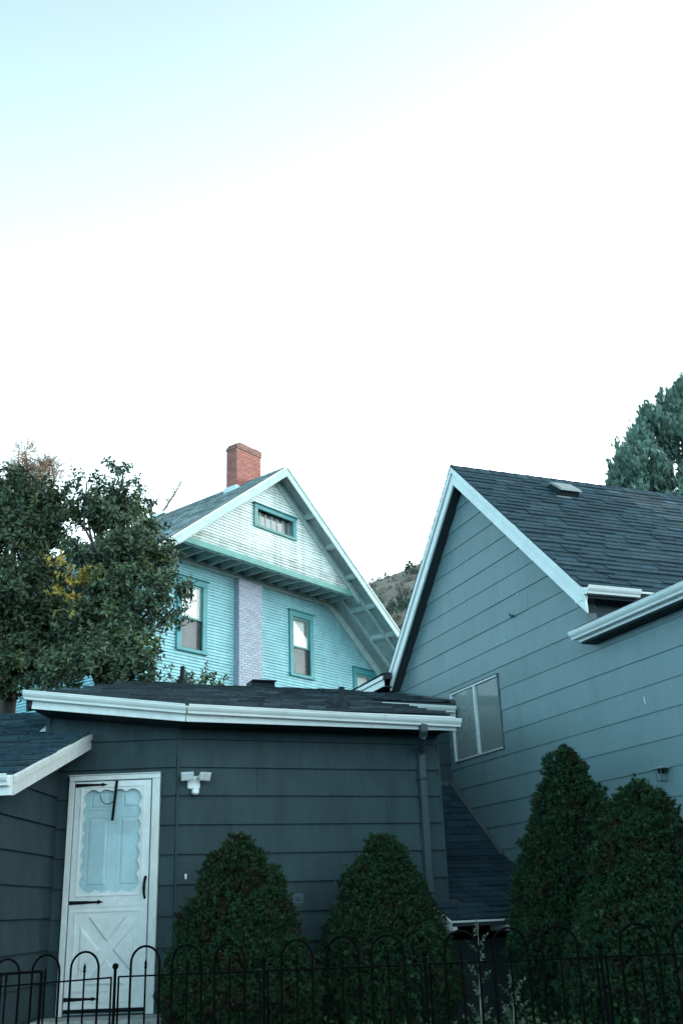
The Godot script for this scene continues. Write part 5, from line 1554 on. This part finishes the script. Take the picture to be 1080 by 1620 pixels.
	tag(copies(self, "ground_weeds", leaf_sprig(12, 0.24, 0.06, 0.035, 72), M.leaf, wx, wc), "low leafy weeds between the middle spruces behind the fence", "weeds")

# ---------------------------------------------------------------- ground and hill
func ground_h(x: float, z: float) -> float:
	return 0.48 * smoothstep(-2.5, -5.8, z) + 0.02 * sin(x * 1.7 + z) * smoothstep(-4.0, -6.0, z)

func build_ground() -> void:
	var mb := MB.new()
	mb.smooth(true)
	var xs := [-400.0, -120.0, -40.0, -15.0]
	for i in 45: xs.append(-11.0 + i * 0.5)
	xs.append_array([15.0, 40.0, 120.0, 400.0])
	var zs := [-400.0, -150.0, -60.0, -30.0, -20.0]
	for i in 40: zs.append(-15.0 + i * 0.45)
	zs.append_array([6.0, 15.0, 60.0, 400.0])
	for i in xs.size() - 1:
		for k in zs.size() - 1:
			var q := []
			for c in [[i, k], [i + 1, k], [i + 1, k + 1], [i, k + 1]]: q.append(Vector3(xs[c[0]], ground_h(xs[c[0]], zs[c[1]]), zs[c[1]]))
			mb.face(q, q[0] - Vector3(0, 10, 0))
	var g := part(self, "ground", mb.done(), M.soil)
	structure(g)
	# dry hillside far behind
	mb = MB.new()
	mb.smooth(true)
	var nz := FastNoiseLite.new()
	nz.seed = 5
	nz.frequency = 0.03
	nz.fractal_octaves = 4
	var hh := func(u: float, v: float):       # u across, v 0 at the foot .. 1 at the crest
		var crest := 44.0 + 14.5 * smoothstep(-14.0, 24.0, u) + 3.0 - 8.0 * smoothstep(40.0, 90.0, u)
		return crest * pow(v, 0.9) + nz.get_noise_2d(u, v * 90.0) * 3.0 * v
	var nu := 90
	var nv := 40
	var P := func(i: int, k: int):
		var u := -110.0 + 260.0 * i / nu
		var v := float(k) / nv
		return Vector3(u, hh.call(u, minf(v, 1.0)) - (0.0 if v < 1.0 else 0.0), -95.0 - 75.0 * v)
	for i in nu:
		for k in nv:
			mb.face([P.call(i, k), P.call(i + 1, k), P.call(i + 1, k + 1), P.call(i, k + 1)], P.call(i, k) + Vector3(0, -30, -30))
	var hill := part(self, "hill", mb.done(), M.hill)
	structure(hill)
	var r := RandomNumberGenerator.new()
	r.seed = 77
	var bx := []
	var bc := []
	for k in 2600:
		var u := r.randf_range(-40.0, 90.0)
		var v := pow(r.randf(), 0.8)
		var dark := nz.get_noise_2d(u * 3.0 + 50.0, v * 260.0)
		var s := r.randf_range(0.5, 1.3)
		var c := Color(0.30, 0.25, 0.205) * r.randf_range(0.7, 1.35)
		if dark > 0.32:
			c = Color(0.13, 0.16, 0.12) * r.randf_range(0.7, 1.3)
			s = r.randf_range(1.0, 2.2)
		bx.append(Transform3D(Basis(Vector3.UP, r.randf() * TAU).scaled(Vector3(s, s * r.randf_range(0.8, 1.7), s)), Vector3(u, hh.call(u, v) - 0.1, -95.0 - 75.0 * v)))
		bc.append(c)
	var bush := MB.new()
	for i in 60:
		var d := Vector3(r.randfn(), absf(r.randfn()), r.randfn()).normalized() * r.randf_range(0.5, 1.0)
		var p := Vector3(d.x * 0.7, d.y * 1.1, d.z * 0.7)
		var a := Vector3(r.randfn(), r.randfn(), r.randfn()).normalized() * 0.22
		var bb := Vector3(r.randfn(), r.randfn(), r.randfn()).normalized() * 0.22
		var kk := r.randf_range(0.7, 1.3)
		bush.col = Color(kk, kk, kk)
		bush.tri(p - a, p + a, p + bb)
	var hb := copies(self, "hillside_brush", bush.done(), M.needle, bx, bc)
	tag(hb, "scattered dry and dark green brush over the far hillside", "brush")

# ---------------------------------------------------------------- sky
func sky_image() -> Image:
	var w := 256
	var h := 128
	var im := Image.create(w, h, false, Image.FORMAT_RGBF)
	for j in h:
		var el := PI / 2.0 - PI * (j + 0.5) / h
		for i in w:
			var a := TAU * (i + 0.5) / w       # 0 looks along -z, a quarter turn along +x
			var off := rad_to_deg(absf(angle_difference(a, deg_to_rad(GLOW_AZ))))
			var hz := exp(-maxf(el, 0.0) * 3.3)
			var g := exp(-pow(off / 78.0, 2.0))
			var c := Vector3(0.18, 0.26, 0.29) + (Vector3(1.2, 2.6, 3.2) + Vector3(7.4, 7.0, 6.2) * g) * hz
			if el < 0.0: c = Vector3(0.10, 0.12, 0.13)
			im.set_pixel(i, j, Color(c.x, c.y, c.z))
	return im

const GLOW_AZ := 64.0

func _ready() -> void:
	rng.seed = 20
	# camera
	var cam := Camera3D.new()
	cam.name = "camera"
	cam.fov = 54.04
	cam.near = 0.05
	cam.far = 1200.0
	var b := Basis(Vector3.RIGHT, deg_to_rad(21.51)) * Basis(Vector3.BACK, deg_to_rad(-2.225))
	cam.transform = Transform3D(b, Vector3(0, EYE, 0))
	add_child(cam)
	cam.current = true
	# sky: clear evening air, brightest low on the right where the sun has gone down
	var env := Environment.new()
	env.background_mode = Environment.BG_SKY
	var sky := Sky.new()
	var pm := PanoramaSkyMaterial.new()
	pm.panorama = ImageTexture.create_from_image(sky_image())
	sky.sky_material = pm
	env.sky = sky
	env.background_energy_multiplier = 1.0
	env.tonemap_mode = Environment.TONE_MAPPER_LINEAR
	env.tonemap_exposure = 1.55
	env.sdfgi_enabled = true
	env.ssao_enabled = true
	env.ssil_enabled = true
	var we := WorldEnvironment.new()
	we.name = "world_environment"
	we.environment = env
	add_child(we)
	# last light of the low sun, widely scattered
	var sun := DirectionalLight3D.new()
	sun.name = "evening_light"
	sun.light_energy = 0.15
	sun.light_angular_distance = 20.0
	sun.light_color = Color(0.95, 0.99, 1.0)
	sun.shadow_enabled = true
	var to := az(GLOW_AZ) * cos(deg_to_rad(12.0)) + Vector3(0, sin(deg_to_rad(12.0)), 0)
	sun.look_at_from_position(to * 50.0, Vector3.ZERO)
	add_child(sun)
	make_materials()
	M.shingle_worn_deck = mat(Color(0.14, 0.165, 0.17), 0.9, TX.grit, Vector3(2, 2, 2))
	M.soffit_teal = mat(Color(0.40, 0.50, 0.51), 0.7, TX.stain, Vector3(0.7, 0.7, 0.7))
	M.spout = mat(Color(0.055, 0.082, 0.094), 0.45, TX.stain, Vector3(0.9, 0.3, 0.9))
	M.weed_stem = mat(Color(0.16, 0.17, 0.11), 0.8)
	build_ground()
	build_annex()
	build_wing()
	build_house()
	build_lean_to()
	build_teal()
	build_plants()
	build_fences()
	build_fixtures()
